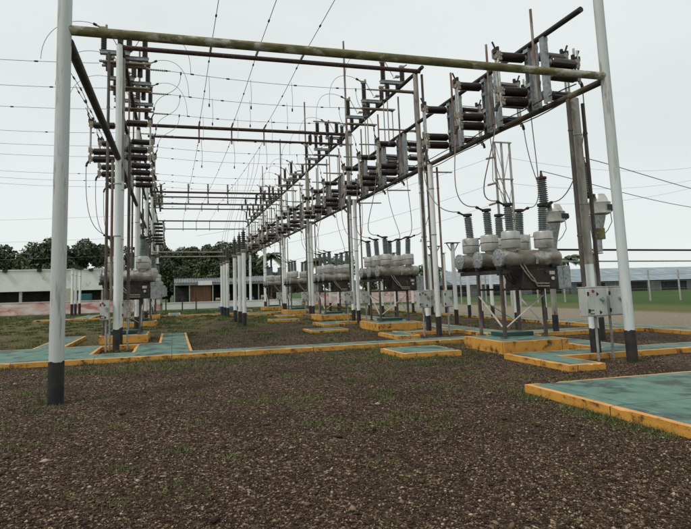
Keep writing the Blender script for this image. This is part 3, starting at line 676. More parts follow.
# first right column
cabinet(8.72, 9.40, .93, .50, .24, .60, 'large gray control cabinet with red sticker at the frontmost right column', legs=((.03, .0),))
cabinet(9.34, 9.52, .93, .42, .24, .60, 'second gray cabinet right of the frontmost right column', marks=False, legs=((-.08, .02),))
conduit(8.74, 9.62, 1.56, 5.8, 'dark conduit left of the frontmost right column', r=.048)
conduit(9.30, 9.80, 1.56, 5.8, 'dark conduit right of the frontmost right column', r=.042)
for i in range(1, 5):
    x, y = CXR[i], CY[i]; o_ = ['', 'second', 'third', 'fourth', 'fifth'][i]
    cabinet(x-.47, y+.08, .95, .44, .24, .56, f'gray control cabinet left of the {o_} right row column pair', legs=((-.03, 0),))
    cabinet(x+.36, y-.0, .95, .30, .22, .54, f'gray cabinet just right of the {o_} right row column pair', marks=False, legs=((.02, 0),))
    if i < 4:
        cabinet(x+.18, y+1.02, .95, .36, .24, .56, f'gray cabinet behind the {o_} right row column pair', marks=False, legs=((0, 0),))
    conduit(x-.30, y+.12, 1.55, 5.8, f'dark conduit left of the {o_} right row column pair')
    conduit(x+.17, y+.55, 1.55, 5.8 if i != 1 else 9.4, f'dark conduit right of the {o_} right row column pair')
    conduit(x+.26, y-.0, 1.53, 5.8, f'brown conduit beside the nearer column of the {o_} right pair', 'rustpole', .035)
cabinet(-1.93, 16.35, .93, .25, .2, .56, 'narrow gray cabinet left of the first left row columns', legs=((.03, .05), (.09, .45)))
cabinet(-1.33, 16.45, .96, .23, .2, .5, 'narrow tan cabinet right of the first left row columns', marks=False, m='tan', legs=((.0, .3),))
conduit(-1.93, 16.45, 1.51, 9.2, 'rusty conduit left of the first left row columns, outer one', 'conduit', .045)
conduit(-1.80, 16.62, 1.51, 5.8, 'brown conduit close beside the first left row columns', 'rustpole', .04)
conduit(-1.30, 16.55, 1.49, 6.3, 'dark conduit right of the first left row columns', 'conduit', .045)
for i in range(1, 4):
    cabinet(-1.95, LCY[i], .93, .3, .2, .55, f'gray cabinet left of the {ORD[i]} left row column pair', legs=((0, 0),))
    conduit(-1.86, LCY[i]+.3, 1.51, 9.0, f'dark conduit left of the {ORD[i]} left row column pair')
    conduit(-1.36, LCY[i]+.2, .4, 5.7, f'dark conduit right of the {ORD[i]} left row column pair')

# ------------------------------------------------------------------ breakers
def breaker():
    # origin: front-left of frame on the plinth top; tanks along X, three phases along Y
    t = thing('oil_circuit_breaker', (0, 0, 0), 'x', 'breaker', 'circuit breakers')
    ys = (0, .93, 1.86); zc = 2.02
    for k, y in enumerate(ys):
        tk = MB(); tk.lathe((-.02, y, zc), (1, 0, 0), [(0, .17), (.05, .20), (.12, .205), (1.68, .205), (1.75, .19), (1.78, .12)], 24)
        for x in (.45, 1.0, 1.35): tk.lathe((x, y, zc), (1, 0, 0), [(0, .212), (.03, .212)], 24)
        tko = tk.build('tank', 'tankdirty', t)
        fl = MB(); fl.lathe((-.045, y, zc), (1, 0, 0), [(0, .21), (.012, .232), (.05, .232), (.055, .20)], 24)
        for i in range(12):
            a = 2*math.pi*i/12; fl.lathe((-.06, y+.205*math.cos(a), zc+.205*math.sin(a)), (1, 0, 0), [(0, .016), (.1, .016)], 6)
        fl.lathe((-.065, y, zc), (1, 0, 0), [(0, .03), (.02, .04)], 12)
        fl.build('end_flange', 'galv', tko)
        for j, x in enumerate((.38, 1.36)):
            tu = MB(); tu.lathe((x, y, zc+.15), (0, 0, 1), [(0, .12), (.10, .13), (.105, .222), (.12, .232), (.31, .232), (.315, .226), (.325, .226), (.33, .232), (.51, .232), (.53, .222), (.55, .15)], 28)
            tuo = tu.build('turret', 'tank', t)
            rg = MB(); rg.lathe((x, y, zc+.468), (0, 0, 1), [(0, .228), (.005, .236), (.014, .236), (.019, .228)], 28); 
            rg.build('bolt_ring', 'dark', tuo)
            lean = Vector(((-1 if j == 0 else 1)*.04, (k-1)*.03, 1)).normalized()
            o = Vector((x, y, zc+.70))
            bu = MB(); bu.shed(o, lean, .62, .088, .113, 12, 18); buo = bu.build('bushing', 'grayporc', t)
            cp = MB(); top = o+lean*.62
            cp.lathe(top, lean, [(0, .06), (.03, .06), (.035, .125), (.10, .125), (.11, .06)], 14)
            s = -1 if j == 0 else 1
            cp.path([top+Vector((s*.08, 0, .06)), top+Vector((s*.18, 0, .09)), top+Vector((s*.28, 0, .14))], .028, 8)
            cp.lathe(top+Vector((s*.26, 0, .13)), (s, 0, .3), [(0, .04), (.06, .04)], 8)
            cp.build('terminal', 'dark', buo)
    fr = MB()
    for y in (-.02, .93, 1.82): fr.box((.86, y, 1.775), (1.9, .07, .10))
    for x in (.08, 1.28): fr.box((x, .90, 1.67), (.08, 2.1, .10))
    fr.box((.68, 0.03, 1.22), (1.2, .05, .05)); fr.box((.68, 1.1, 1.22), (1.2, .05, .05))
    for y in ys:
        for x in (.15, 1.5): fr.box((x, y, 1.81), (.10, .28, .06))
    fr.build('frame', 'dark', t)
    for x, y in ((.08, .08), (1.28, .08), (.08, 1.12), (1.28, 1.12)):
        lg = MB(); lg.box((x, y-.03, .81), (.07, .012, 1.62)); lg.box((x-.03, y+.005, .81), (.012, .055, 1.62)); lg.box((x, y, .012), (.17, .17, .024))
        lg.build('leg', 'conduit', t)
    for a, bq in (((.05, 1.08, 1.05), (.05, .12, .28)), ((1.24, .04, 1.05), (.12, .04, .28)), ((1.31, 1.08, 1.0), (1.31, .13, .25)), ((.13, 1.16, 1.0), (1.24, 1.16, .3))):
        br = MB(); p, q = Vector(a), Vector(bq); d = q-p; m_ = d.to_track_quat('Z', 'Y').to_matrix(); br.box((p+q)/2, (.05, .014, d.length), rot=m_); br.build('brace', 'paleclamp', t)
    mco = MB().rng(.58, 1.62, -.12, .62, 1.22, 1.72).build('mechanism_housing', 'dark', t, bevel=.01)
    MB().rng(1.36, 1.52, -.128, -.122, 1.58, 1.67).build('nameplate', 'paleclamp', mco)
    MB().lathe((1.45, -.125, 1.48), (0, -1, 0), [(0, .045), (.02, .045), (.022, .035)], 16).build('gauge', 'paleclamp', mco)
    for y in ys: MB().tube((.95, y-.21, 1.86), (.95, y-.24, 2.02), .03, seg=8).build('drain_valve', 'galv', t)
    cb = MB().rng(1.63, 2.03, -.1, .42, 1.20, 1.80); cbo = cb.build('mechanism_cabinet', 'galv', t, bevel=.012)
    MB().rng(1.80, 2.0, -.113, -.102, 1.24, 1.76).build('cabinet_door', 'galv', cbo)
    for i, zz in enumerate((0, .07)):
        MB().path([(.50+.1*i, -.14, 1.86), (.62+.1*i, -.16, 1.66-zz*.2), (.78+.1*i, -.16, 1.46-zz*.1), (.95, -.16, 1.36-zz), (1.3, -.16, 1.35-zz)], .018, 8).build('control_pipe', 'clamp', t)
    for i in range(3):
        MB().path([(.20+.1*i, .15, 1.66), (.3+.1*i, .2, 1.5), (.55+.1*i, .25, 1.36), (.75, .3, 1.33)], .014, 6).build('control_pipe', 'dark', t)
    MB().rng(.25, 1.18, .42, .95, .002, .11).build('footing', 'darkgreen', t, bevel=.01)
    return t
pb = breaker(); reg(None)
BR = [(8.08, RY[i], .30, f'three tank circuit breaker with ribbed gray bushings, {ORD[i]} of the right row') for i in range(5)] + \
     [(-2.40, LY[i]+.1, .28, f'three tank circuit breaker behind the left row columns, {ORD[i]} of its row') for i in range(3)]
for x, y, z, lab in BR: place(pb, (x, y, z), lab, 'three tank circuit breakers')
# leads from rack switches to breaker bushings
for i in range(4):
    for k in range(3):
        yb = RY[i]+.93*k; ysw = PR[i][k] if i < len(PR) else yb
        wire(arc((7.70, ysw+.3, 5.88), (8.13, yb, 3.80), (7.55, ysw+.2, 4.7), (7.3, yb, 3.72)), .014, f'hanging lead from aisle side switch to left bushing, {ORD[i]} right breaker, {PH[k]} phase', 'leads to the breakers', 'wirelt')
        wire(arc((9.74, ysw-.28, 6.37), (9.78, yb, 3.80), (9.85, ysw-.2, 4.7), (10.35, yb, 3.75)), .014, f'hanging lead from outer side switch to right bushing, {ORD[i]} right breaker, {PH[k]} phase', 'leads to the breakers', 'wirelt')

# ------------------------------------------------------------------ instrument transformers on posts (X = 12)
def ct():
    t = thing('instrument_transformer', (0, 0, 0), 'x', 'transformer', 'instrument transformers on posts')
    MB().tube((0, 0, 0), (0, 0, .72), .092, seg=18).build('painted_base', 'black', t)
    MB().tube((0, 0, .721), (0, 0, 2.55), .085, seg=18).build('post', 'tan', t)
    MB().lathe((0, 0, 2.552), (0, 0, 1), [(0, .22), (.03, .22), (.032, .10), (.06, .10)], 16).build('base_plate', 'galv', t)
    MB().lathe((.12, 0, 2.62), (.05, 0, 1), [(0, .13), (.3, .12), (.6, .16), (1.0, .24), (1.05, .25)], 18).build('tapered_column', 'galv', t)
    hd = MB(); hd.lathe((.30, 0, 3.70), (0, 0, 1), [(0, .20), (.04, .30), (.10, .30), (.30, .30), (.36, .32), (.40, .26), (.52, .22), (.62, .17)], 22)
    hdo = hd.build('head_housing', 'tank', t)
    MB().box((.44, -.29, 3.90), (.26, .06, .16)).build('terminal_box', 'black', hdo)
    MB().lathe((.60, 0, 3.92), (1, 0, 0), [(0, .10), (.06, .13), (.10, .13), (.12, .08), (.2, .08)], 12).build('side_terminal', 'galv', hdo)
    MB().lathe((-.08, 0, 4.20), (0, 0, 1), [(0, .12), (.06, .2), (.10, .2), (.12, .1)], 16).build('collar', 'dark', hdo)
    MB().shed((-.08, 0, 4.33), (-.03, 0, 1), .80, .105, .155, 12, 18).build('insulator', 'grayporc', t)
    MB().lathe((-.1, 0, 5.13), (0, 0, 1), [(0, .09), (.03, .16), (.10, .16), (.12, .06), (.2, .04), (.32, .03)], 14).build('cap', 'rust', t)
    MB().path([(.6, -.1, 3.75), (.62, -.1, 3.5), (.45, -.1, 3.25), (.32, -.05, 3.1)], .012).build('earth_lead', 'wire', t)
    return t
pc = ct(); reg(None)
support(11.95, 16.4, 3.2, 'white support post with dark flat top just behind the first breaker tanks', 'flat topped support posts')
for i, (x, y) in enumerate(((12.0, 12.7), (11.96, 14.5))):
    place(pc, (x, y, -.08), f'instrument transformer with tall ribbed insulator on a post, {["partly behind the frontmost right column","just right of the first breaker"][i]}', 'instrument transformers on posts')
for i, y in enumerate((12.7, 14.5)):
    wire(arc((11.87, y, 5.36), (28, y+4.0, 4.72), (14.5, y, 4.9), (20, y+2, 4.2)), .012, f'lead running right from the {PH[i]} instrument transformer cap', 'transformer leads')
    wire(arc((12.05, y, 4.3), (9.82, [10.66, 12.56][i], 6.06), (11.5, y-.7, 4.0), (9.9, [10.66, 12.56][i], 4.7)), .012, f'curved lead from the {PH[i]} instrument transformer head up to the rack', 'transformer leads')
for i, y in enumerate((16.7, 18.5)): bus_support(28, y, 3.6, f'insulator post at far right beyond the outer walkway, {["nearer","farther"][i]} one', 'far right insulator posts')
beam((11.95, 14.6, 2.75), (28, 16.6, 2.75), .035, 'dark', 'upper thin horizontal pipe at far right behind the posts', 'horizontal pipes at far right')
beam((11.95, 15.6, 2.42), (28, 18.4, 2.42), .028, 'galv', 'lower thin horizontal pipe at far right behind the posts', 'horizontal pipes at far right')
# small yellowish box on the right column's conduit
o = MB().box((0, 0, 0), (.17, .12, .26)).build('junction_box', 'moss', bevel=.01); o.location = (9.52, 9.86, 2.75); tag(o, 'small olive junction box beside the frontmost right conduit', 'junction box')

# ------------------------------------------------------------------ far tall pipe gantry on the right
t = thing('pipe_gantry', (24.4, 34, 0), 'tall slim three legged pipe gantry far behind the first breaker', 'gantry')
for i, x in enumerate((-.55, .05, .75)):
    MB().tube((x, 0, 0), (x, 0, 12.5), .10, .085, seg=12).build('leg', 'concrete', t)
for z, a, b in ((12.45, -.75, .85), (9.6, -.75, .8), (6.6, -.6, 1.0)):
    m_ = MB(); m_.box(((a+b)/2, -.11, z), (b-a, .10, .10)); m_.build('cross_bar', 'tan', t)
for z0, z1 in ((12.3, 9.7), (9.5, 6.7), (6.5, 3.5)):
    MB().path([(-.55, -.12, z0), (.05, -.12, z1)], .028).build('diagonal', 'concrete', t)
    MB().path([(.75, -.12, z0), (.05, -.12, z1)], .028).build('diagonal', 'concrete', t)
MB().path([(-.75, -.1, 12.4), (-.95, -.1, 9.5), (-.2, -.1, 8.5), (.7, -.1, 6.6)], .03).build('down_lead', 'wire', t)
for j, z in enumerate((11.3, 9.3, 7.8)):
    t2 = thing('strain_insulator', (23.75, 33.9, z), f'long strain insulator left of the tall gantry, {["top","middle","bottom"][j]} of three', 'insulator', 'gantry strain insulators')
    MB().shed((0, 0, 0), (-1, -.3, -.28), 1.0, .045, .085, 8, 10).build('insulator', 'clamp', t2)
    wire(sagline((22.8, 33.6, z-.3), (2, 45, z-4.8), .6, 14), .009, f'thin overhead line falling leftward from the gantry, {["top","middle","bottom"][j]} of three', 'gantry overhead lines')
    wire(sagline((25, 34, z), (55, 40, z+2.2+j), 1.0, 14), .009, f'thin overhead line leaving the gantry to the right, {["top","middle","bottom"][j]} of three', 'gantry overhead lines')
for j, z in enumerate((7.0, 9.0, 11.6)):
    wire(sagline((-60, 75, z+1), (-1, 62, z-.6), 1.0, 14), .011, f'faint overhead line far behind at left, {["lowest","middle","highest"][j]} of three', 'faint lines at left')

# ------------------------------------------------------------------ background buildings, walls, fence
t = thing('warehouse', (-14, 66, 0), 'long white flat roofed building behind the left row', 'building')
MB().rng(-14, 6.2, 0, 12, 2.35, 4.75).build('upper_wall', 'wallwhite', t)
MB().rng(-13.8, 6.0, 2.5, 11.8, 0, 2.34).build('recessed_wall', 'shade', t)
MB().rng(-14.1, 6.3, -.1, 12.1, 4.752, 4.87).build('parapet_cap', 'wallwhite', t)
for x in (-9, -4.6, -1, 1.5, 4.6): MB().box((x, -.25, 4.72), (.45, .3, .3)).build('floodlight', 'dark', t)
for x in (-13.5, -8, -3, 1, 5.9): MB().rng(x-.15, x+.15, .1, .4, 0, 2.345).build('pillar', 'concrete', t)
o = MB().rng(-1.6, 1.6, -.7, .7, 0, 1.9).build('skip', 'teal', bevel=.03); o.location = (-10.6, 63.5, 0); tag(o, 'teal metal container standing under the white building', 'container')
o = MB().rng(-.5, .5, -.4, .4, 0, 2.6).build('water_tank', 'cream', bevel=.08); o.location = (-11.4, 62.4, 0); tag(o, 'small pale tank before the white building', 'tank')
def wall(x0, x1, y, h, m, label):
    o = MB().rng(-(x1-x0)/2, (x1-x0)/2, -.1, .1, 0, h).build('perimeter_wall', m, bevel=.01); o.location = ((x0+x1)/2, y, 0)
    c = MB().rng(-(x1-x0)/2, (x1-x0)/2, -.14, .14, h+.001, h+.07).build('coping', m, o); return tag(o, label, 'wall', 'low perimeter walls')
wall(-40, -1.2, 54, 1.15, 'wallpink', 'low white wall with red stains, left of the aisle end')
wall(-1.0, 13.8, 56, .66, 'wallwhite', 'low plain white wall at the end of the aisle')
wall(14, 30, 55, 1.25, 'wallpink', 'low red and white wall beyond the right breakers')
for i, (x, y) in enumerate(((2.1, 49), (-.6, 50), (.9, 51))):
    o = MB().tube((0, 0, 0), (0, 0, 1.15), .06).build('fence_stake', 'rust'); o.location = (x, y, 0); tag(o, f'short rusty stake in the grass before the white wall, {["tallest","left","right"][i]} one', 'stake')
    MB().lathe((0, 0, 1.151), (0, 0, 1), [(0, .07), (.03, .05)], 8).build('cap', 'rust', o)
t = thing('shed', (.2, 74, 0), 'long low open shed with gray sheet roof at the end of the aisle', 'shed')
rf = MB()
for i in range(44):
    x = i*.36; rf.v += [(x, -1.1, 3.05), (x+.09, -1.1, 3.12), (x+.18, -1.1, 3.12), (x+.27, -1.1, 3.05), (x+.36, -1.1, 3.05), (x, 5, 3.95), (x+.09, 5, 4.02), (x+.18, 5, 4.02), (x+.27, 5, 3.95), (x+.36, 5, 3.95)]
    b = i*10
    for k in range(4): rf.f.append((b+k, b+k+1, b+k+6, b+k+5)); rf.m.append(0)
rf.build('roof', 'roofgray', t, smooth=False)
MB().rng(0, 15.8, -1.12, -1.06, 2.72, 3.03).build('fascia', 'roofgray', t)
MB().rng(3.2, 5.1, -1.14, -1.122, 2.7, 3.3).build('fascia_sheet', 'wallwhite', t)
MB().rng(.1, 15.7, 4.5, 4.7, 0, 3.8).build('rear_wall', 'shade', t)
MB().rng(2.1, 5.0, -.6, -.5, 0, 2.7).build('board_panel', 'brownwood', t)
MB().rng(-.1, 2.0, .6, .7, 0, 2.4).build('interior_shade_panel', 'shade', t)  # dark sheet standing in for the shade inside the shed
for x in (.05, 2.05, 5.2, 8.4, 11.6, 15.6): MB().rng(x-.07, x+.07, -1.0, -.86, 0, 2.72).build('post', 'concrete', t)
for i, (x, c, w, h) in enumerate(((5.9, 'cream', .6, .9), (6.6, 'yellow', .5, .6), (7.3, 'cream', .45, 1.4), (7.9, 'red', .4, .5), (8.9, 'yellow', .6, 1.0), (9.8, 'cream', .5, .8), (10.6, 'blue', .6, .9), (12.3, 'cream', .7, 1.1), (13.4, 'red', .5, .7))):
    o = MB().rng(-w/2, w/2, -.3, .3, 0, h).build('crate', c, bevel=.03); o.location = (.2+x, 73.2, 0); z = h
    MB().rng(-w/2+.03, w/2-.03, -.31, -.302, h*.25, h*.75).build('side_panel', 'brownwood', o)
    tag(o, f'{["cream","yellow","tall cream","red","wide yellow","small cream","blue","broad cream","dark red"][i]} crate under the shed roof', 'crate', 'crates under the shed')
o = MB().rng(-1.3, 1.3, -.6, .6, 0, .3).build('tarpaulin', 'blue', bevel=.05); o.location = (5.6, 50.5, 0); tag(o, 'small blue tarpaulin lying on the grass near the white wall', 'tarpaulin')
t = thing('low_warehouse', (42, 72, 0), 'long low blue gray building beyond the green field at right', 'building')
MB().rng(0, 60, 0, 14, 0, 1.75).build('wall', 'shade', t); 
r_ = MB(); r_.v = [(-.5, -.8, 1.75), (60.5, -.8, 1.75), (60.5, 7, 4.1), (-.5, 7, 4.1), (60.5, 14.8, 1.75), (-.5, 14.8, 1.75)]; r_.f = [(0, 1, 2, 3), (3, 2, 4, 5), (0, 3, 5), (1, 4, 2)]; r_.m = [0]*4
r_.build('roof', 'roofblue', t, smooth=False)
for i in range(7): MB().rng(2+i*8.5, 5+i*8.5, -.03, -.003, 0, 1.6).build('door', 'roofgray', t)
t = thing('wire_fence', (20, 46, 0), 'wire fence on slim concrete posts along the green field', 'fence')
d = Vector((44, -26, 0)); n = 24
for i in range(n+1):
    p = d*(i/n); MB().rng(p.x-.045, p.x+.045, p.y-.045, p.y+.045, 0, 2.5).build('post', 'concrete', t)
for z in (.4, 1.0, 1.6, 2.15): MB().tube((0, 0, z), (d.x, d.y, z), .012, seg=5).build('strand', 'wire', t)
for i, (x, y, h) in enumerate(((38.5, 74, 9.2), (30, 90, 8.0), (62, 80, 10.5))):
    t = thing('power_pole', (x, y, 0), f'distant concrete power pole with cross arm, {["middle","left","right"][i]} of three', 'power pole', 'distant power poles')
    MB().tube((0, 0, 0), (0, 0, h), .16, .10).build('pole', 'concrete', t); MB().box((0, 0, h-.5), (2.0, .12, .14)).build('cross_arm', 'concrete', t)
    for x_ in (-.8, 0, .8): MB().shed((x_, 0, h-.43), (0, 0, 1), .3, .06, .1, 3, 8).build('insulator', 'grayporc', t)

# ------------------------------------------------------------------ trees
def crown_mesh(rng, rx, ry, rz, n, leaf, lobes=12, low=-.55):
    cs = []
    for i in range(lobes):
        a = rng.uniform(0, 2*math.pi); rr = math.sqrt(rng.uniform(0, 1))*.72; zz = rng.uniform(low, .72)
        k = rng.uniform(.26, .44); cs.append((rx*rr*math.cos(a), ry*rr*math.sin(a), rz*zz, k))
    V = np.zeros((n*4, 3)); 
    for i in range(n):
        c = cs[rng.randrange(lobes)]; u = Vector((rng.gauss(0, 1), rng.gauss(0, 1), rng.gauss(0, 1))).normalized()*(rng.uniform(.35, 1.0)**.5)*c[3]
        p = Vector((c[0]+u.x*rx, c[1]+u.y*ry, c[2]+u.z*rz))
        nn = (u.normalized()*.6+Vector((rng.gauss(0, .6), rng.gauss(0, .6), rng.gauss(0.3, .6)))).normalized(); a = nn.orthogonal().normalized(); b = nn.cross(a)
        th = rng.uniform(0, 6.28); a, b = a*math.cos(th)+b*math.sin(th), b*math.cos(th)-a*math.sin(th); s = leaf*rng.uniform(.5, 1.3)
        V[i*4] = p-a*s; V[i*4+1] = p-b*s*.55; V[i*4+2] = p+a*s+nn*s*.25; V[i*4+3] = p+b*s*.55
    return V
def quads(name, V, m, parent=None):
    n = len(V)//4; me = bpy.data.meshes.new(name); me.vertices.add(len(V)); me.vertices.foreach_set('co', V.astype(np.float32).ravel())
    me.loops.add(n*4); me.loops.foreach_set('vertex_index', np.arange(n*4, dtype=np.int32)); me.polygons.add(n)
    me.polygons.foreach_set('loop_start', np.arange(0, n*4, 4, dtype=np.int32)); me.polygons.foreach_set('loop_total', np.full(n, 4, dtype=np.int32))
    me.materials.append(M[m]); me.update(calc_edges=True); me.validate()
    o = bpy.data.objects.new(name, me); COL.objects.link(o)
    if parent: o.parent = parent
    return o
def tree_proto(seed, h, rx, rz, n, leaf, m='leaf', lobes=14):
    rng = random.Random(seed); t = thing('broadleaf_tree', (0, 0, 0), 'x', 'tree', 'trees behind the walls')
    tr = MB(); tr.path([(0, 0, -.1), (.1, 0, h*.3), (-.1, .1, h*.5)], .22, 8); tr.tube((-.1, .1, h*.48), (.3, 0, h*.75), .13, .05)
    for i in range(5):
        a = i*1.3; tr.tube((0, 0, h*(.35+.06*i)), (rx*.6*math.cos(a), rx*.6*math.sin(a), h*(.6+.06*i)), .10, .03, seg=7)
    tr.build('trunk', 'bark', t)
    V = crown_mesh(rng, rx, rx, rz, n, leaf, lobes); V[:, 2] += h-rz*.9
    quads('crown', V, m, t); return t
tp = [tree_proto(1, 9, 4.6, 4.6, 8500, .27), tree_proto(2, 8, 4.2, 4.0, 6200, .28, 'leafmid', lobes=22), tree_proto(3, 10, 5.2, 5.0, 9500, .28, lobes=20), tree_proto(4, 6, 2.6, 2.6, 2200, .22, 'leafbright')]
reg(None)
def orient(o, rz, s): o.rotation_euler = (0, 0, rz); o.scale = (s, s, s)
TL = [(0, -26, 82, 1.0), (1, -21, 84, 1.1), (2, -17.0, 82, .96), (0, -13.6, 82, 1.06), (1, -10.6, 80, .72), (1, -7.2, 86, .62), (2, -3.6, 90, .95), (0, -.6, 84, .95), (1, 1.9, 88, 1.08), (2, 3.6, 90, .86), (0, 5.6, 84, .98),
      (2, 8.2, 87, .96), (1, 10.4, 84, 1.15), (0, 12.6, 90, .95), (1, 15.0, 90, .66), (1, 4.4, 80, .8), (0, .4, 80, .72), (1, -2.4, 80, .75), (0, 8.6, 80, .7), (0, 17.6, 94, .55), (1, 22, 98, .5), (0, 28, 102, .52), (2, 34, 108, .5), (1, 40, 104, .6), (0, 50, 110, .55), (1, 62, 112, .6), (2, 74, 110, .6), (0, 88, 112, .6),
      (2, -31, 86, 1.0), (0, -37, 84, 1.0), (1, -43, 86, 1.0), (3, 23.5, 70, 1.0), (3, 27.8, 66, .9), (3, 37.5, 72, .8), (3, 46, 84, .8)]
TW = ['far left edge', 'left', 'over the white building', 'over the white building corner']
for i, (k, x, y, s) in enumerate(TL):
    side = 'behind the white building' if x < -6 else ('behind the gray roofed shed' if x < 14 else 'beyond the right breakers')
    if k == 3: side = 'small and bright, beyond the right breakers'
    idx = sum(1 for q in TL[:i] if (('a' if q[1] < -6 else ('b' if q[1] < 14 else 'c')) == ('a' if x < -6 else ('b' if x < 14 else 'c'))))
    nth = ['first', 'second', 'third', 'fourth', 'fifth', 'sixth', 'seventh', 'eighth', 'ninth', 'tenth', 'eleventh', 'twelfth', 'thirteenth', 'fourteenth', 'fifteenth'][idx]
    o = place(tp[k], (x, y, 0), f'leafy green tree {side}, {nth} listed from left', 'trees behind the walls'); orient(o, i*1.7, s)
# rename by true order from the left so that each label can be checked in the picture
for key, test in (('behind the white building', lambda x: x < -6), ('behind the gray roofed shed', lambda x: -6 <= x < 14), ('beyond the right breakers', lambda x: x >= 14)):
    tt = sorted([o for o in COL.objects if o.parent is None and o.name.startswith('broadleaf_tree') and test(o.location.x)], key=lambda o: math.atan2(o.location.x, o.location.y))
    nth = ['leftmost', 'second', 'third', 'fourth', 'fifth', 'sixth', 'seventh', 'eighth', 'ninth', 'tenth', 'eleventh', 'twelfth', 'thirteenth', 'fourteenth', 'fifteenth', 'sixteenth', 'seventeenth', 'eighteenth', 'nineteenth', 'twentieth']
    for i, o in enumerate(tt): o['label'] = f'{nth[i]} tree from the left in the line {key}'
def palm(seed, x, y, h, fr, label):
    rng = random.Random(seed); t = thing('palm_tree', (x, y, 0), label, 'palm', 'palm trees')
    MB().path([(0, 0, 0), (.1, 0, h*.5), (.05, 0, h)], .13, 8).build('trunk', 'bark', t)
    V = []
    for i in range(15):
        a = i*2.4+rng.uniform(-.2, .2); el = rng.uniform(.1, 1.1); L = fr*rng.uniform(.8, 1.1); pts = []
        for s in range(9):
            u = s/8; r = L*u*math.cos(el*(1-.3*u)); z = L*(u*math.sin(el)-.75*u*u); pts.append(Vector((r*math.cos(a), r*math.sin(a), h+z)))
        pd = Vector((-math.sin(a), math.cos(a), 0))
        for s in range(8):
            for q in range(4):
                p = pts[s].lerp(pts[s+1], q/4); d = (pts[s+1]-pts[s]).normalized()
                ll = fr*.30*(1-abs(s/8-.4))
                for sg in (-1, 1):
                    e = p+(pd*sg*.8+d*.6+Vector((0, 0, -.45)))*ll; w = d*.07
                    V += [p-w, p+w, e+w*.3, e-w*.3]
    quads('fronds', np.array([tuple(v) for v in V]), 'palmleaf', t); return t
palm(1, 56.5, 65, 5.0, 2.9, 'palm tree in the gap right of the first breaker')
palm(2, 31.5, 72, 5.2, 2.6, 'palm tree seen between the right row columns')
palm(3, 20.0, 70, 5.6, 2.6, 'palm tree behind the second breaker')
palm(4, 10.9+2.5, 72, 6.5, 2.4, 'palm tree left of the third breaker bushings')

# ------------------------------------------------------------------ loose stones and grass
rs = np.random.default_rng(5)
def clear(x, y):
    ok = np.ones(len(x), bool)
    R = [(-14, 10.8, 13.75, 14.52), (-14, -.42, 14.3, 17.3), (-.42, .52, 14.3, 21.3), (-4.1, -3.22, 17, 21.7), (9.8, 10.75, 9.6, 62), (7.2, 8.0, 8.45, 10.4), (7.2, 16, 9.62, 10.45), (10.5, 15.2, 14.35, 15.35), (15.1, 16.2, -2, 62),
         (6.95, 7.78, 15.55, 17.2), (7.6, 9.9, 16.75, 17.5), (5.25, 16, -4, 7.15), (6.5, 7.5, 22.4, 24.3), (7.2, 9.9, 23.6, 24.3), (-9, 10, 38.1, 38.9), (-.3, .58, 38.5, 43.8)]
    for yy in RY: R.append((7.5, 9.45, yy-.75, yy+1.4))
    for yy in LY: R.append((-2.42, -.78, yy-.35, yy+2.1))
    for cx, cy in ((5.93, 12.03), (5.8, 19.75), (5.85, 28.0), (5.8, 36)): R.append((cx-.76, cx+.76, cy-.66, cy+.66))
    for a, b, c, d in R:
        hole = (x > -2.06) & (x < -1.06) & (y > 14.9) & (y < 17.0)
        ok &= ~((x > a-.02) & (x < b+.02) & (y > c-.02) & (y < d+.02)) | hole
    return ok
def pebbles(n, y0, y1, s0, s1, name, label='loose brown gravel stones covering the ground'):
    # density falls with distance
    y = y0*(y1/y0)**rs.random(n); x = rs.uniform(-.42, .95, n)*(y+1.5)
    k = clear(x, y) & (x < 16.5); x, y = x[k], y[k]; n = len(x)
    s = rs.uniform(s0, s1, n)*(.6+rs.random(n)**3*1.3)
    o = np.array([[1, 0, 0], [0, 1, 0], [-1, 0, 0], [0, -1, 0], [0, 0, 1], [0, 0, -.6]])
    V = o[None]*np.stack([rs.uniform(.6, 1.3, n), rs.uniform(.5, 1.1, n), rs.uniform(.3, .7, n)], 1)[:, None, :]
    V = V+rs.normal(0, .16, V.shape); a = rs.uniform(0, 6.28, n); ca, sa = np.cos(a), np.sin(a)
    X = V[..., 0]*ca[:, None]-V[..., 1]*sa[:, None]; Yy = V[..., 0]*sa[:, None]+V[..., 1]*ca[:, None]
    V = np.stack([X, Yy, V[..., 2]], 2)*s[:, None, None]; V += np.stack([x, y, s*.25], 1)[:, None, :]
    F = np.array([[0, 1, 4], [1, 2, 4], [2, 3, 4], [3, 0, 4], [1, 0, 5], [2, 1, 5], [3, 2, 5], [0, 3, 5]])
    Fa = (F[None]+(np.arange(n)*6)[:, None, None]).reshape(-1, 3).astype(np.int32)
    me = bpy.data.meshes.new(name); me.vertices.add(n*6); me.vertices.foreach_set('co', V.astype(np.float32).ravel())
    me.loops.add(Fa.size); me.loops.foreach_set('vertex_index', Fa.ravel()); m = len(Fa); me.polygons.add(m)
    me.polygons.foreach_set('loop_start', np.arange(0, m*3, 3, dtype=np.int32)); me.polygons.foreach_set('loop_total', np.full(m, 3, dtype=np.int32))
    me.materials.append(M['pebble']); me.update(calc_edges=True)
    ob = bpy.data.objects.new(name, me); COL.objects.link(ob)
    return tag(ob, label, 'gravel', kind='stuff')
pebbles(360000, 2.2, 30, .005, .0125, 'gravel'); pebbles(1400, 2.4, 22, .02, .032, 'gravel', 'scattered bigger stones among the fine gravel')
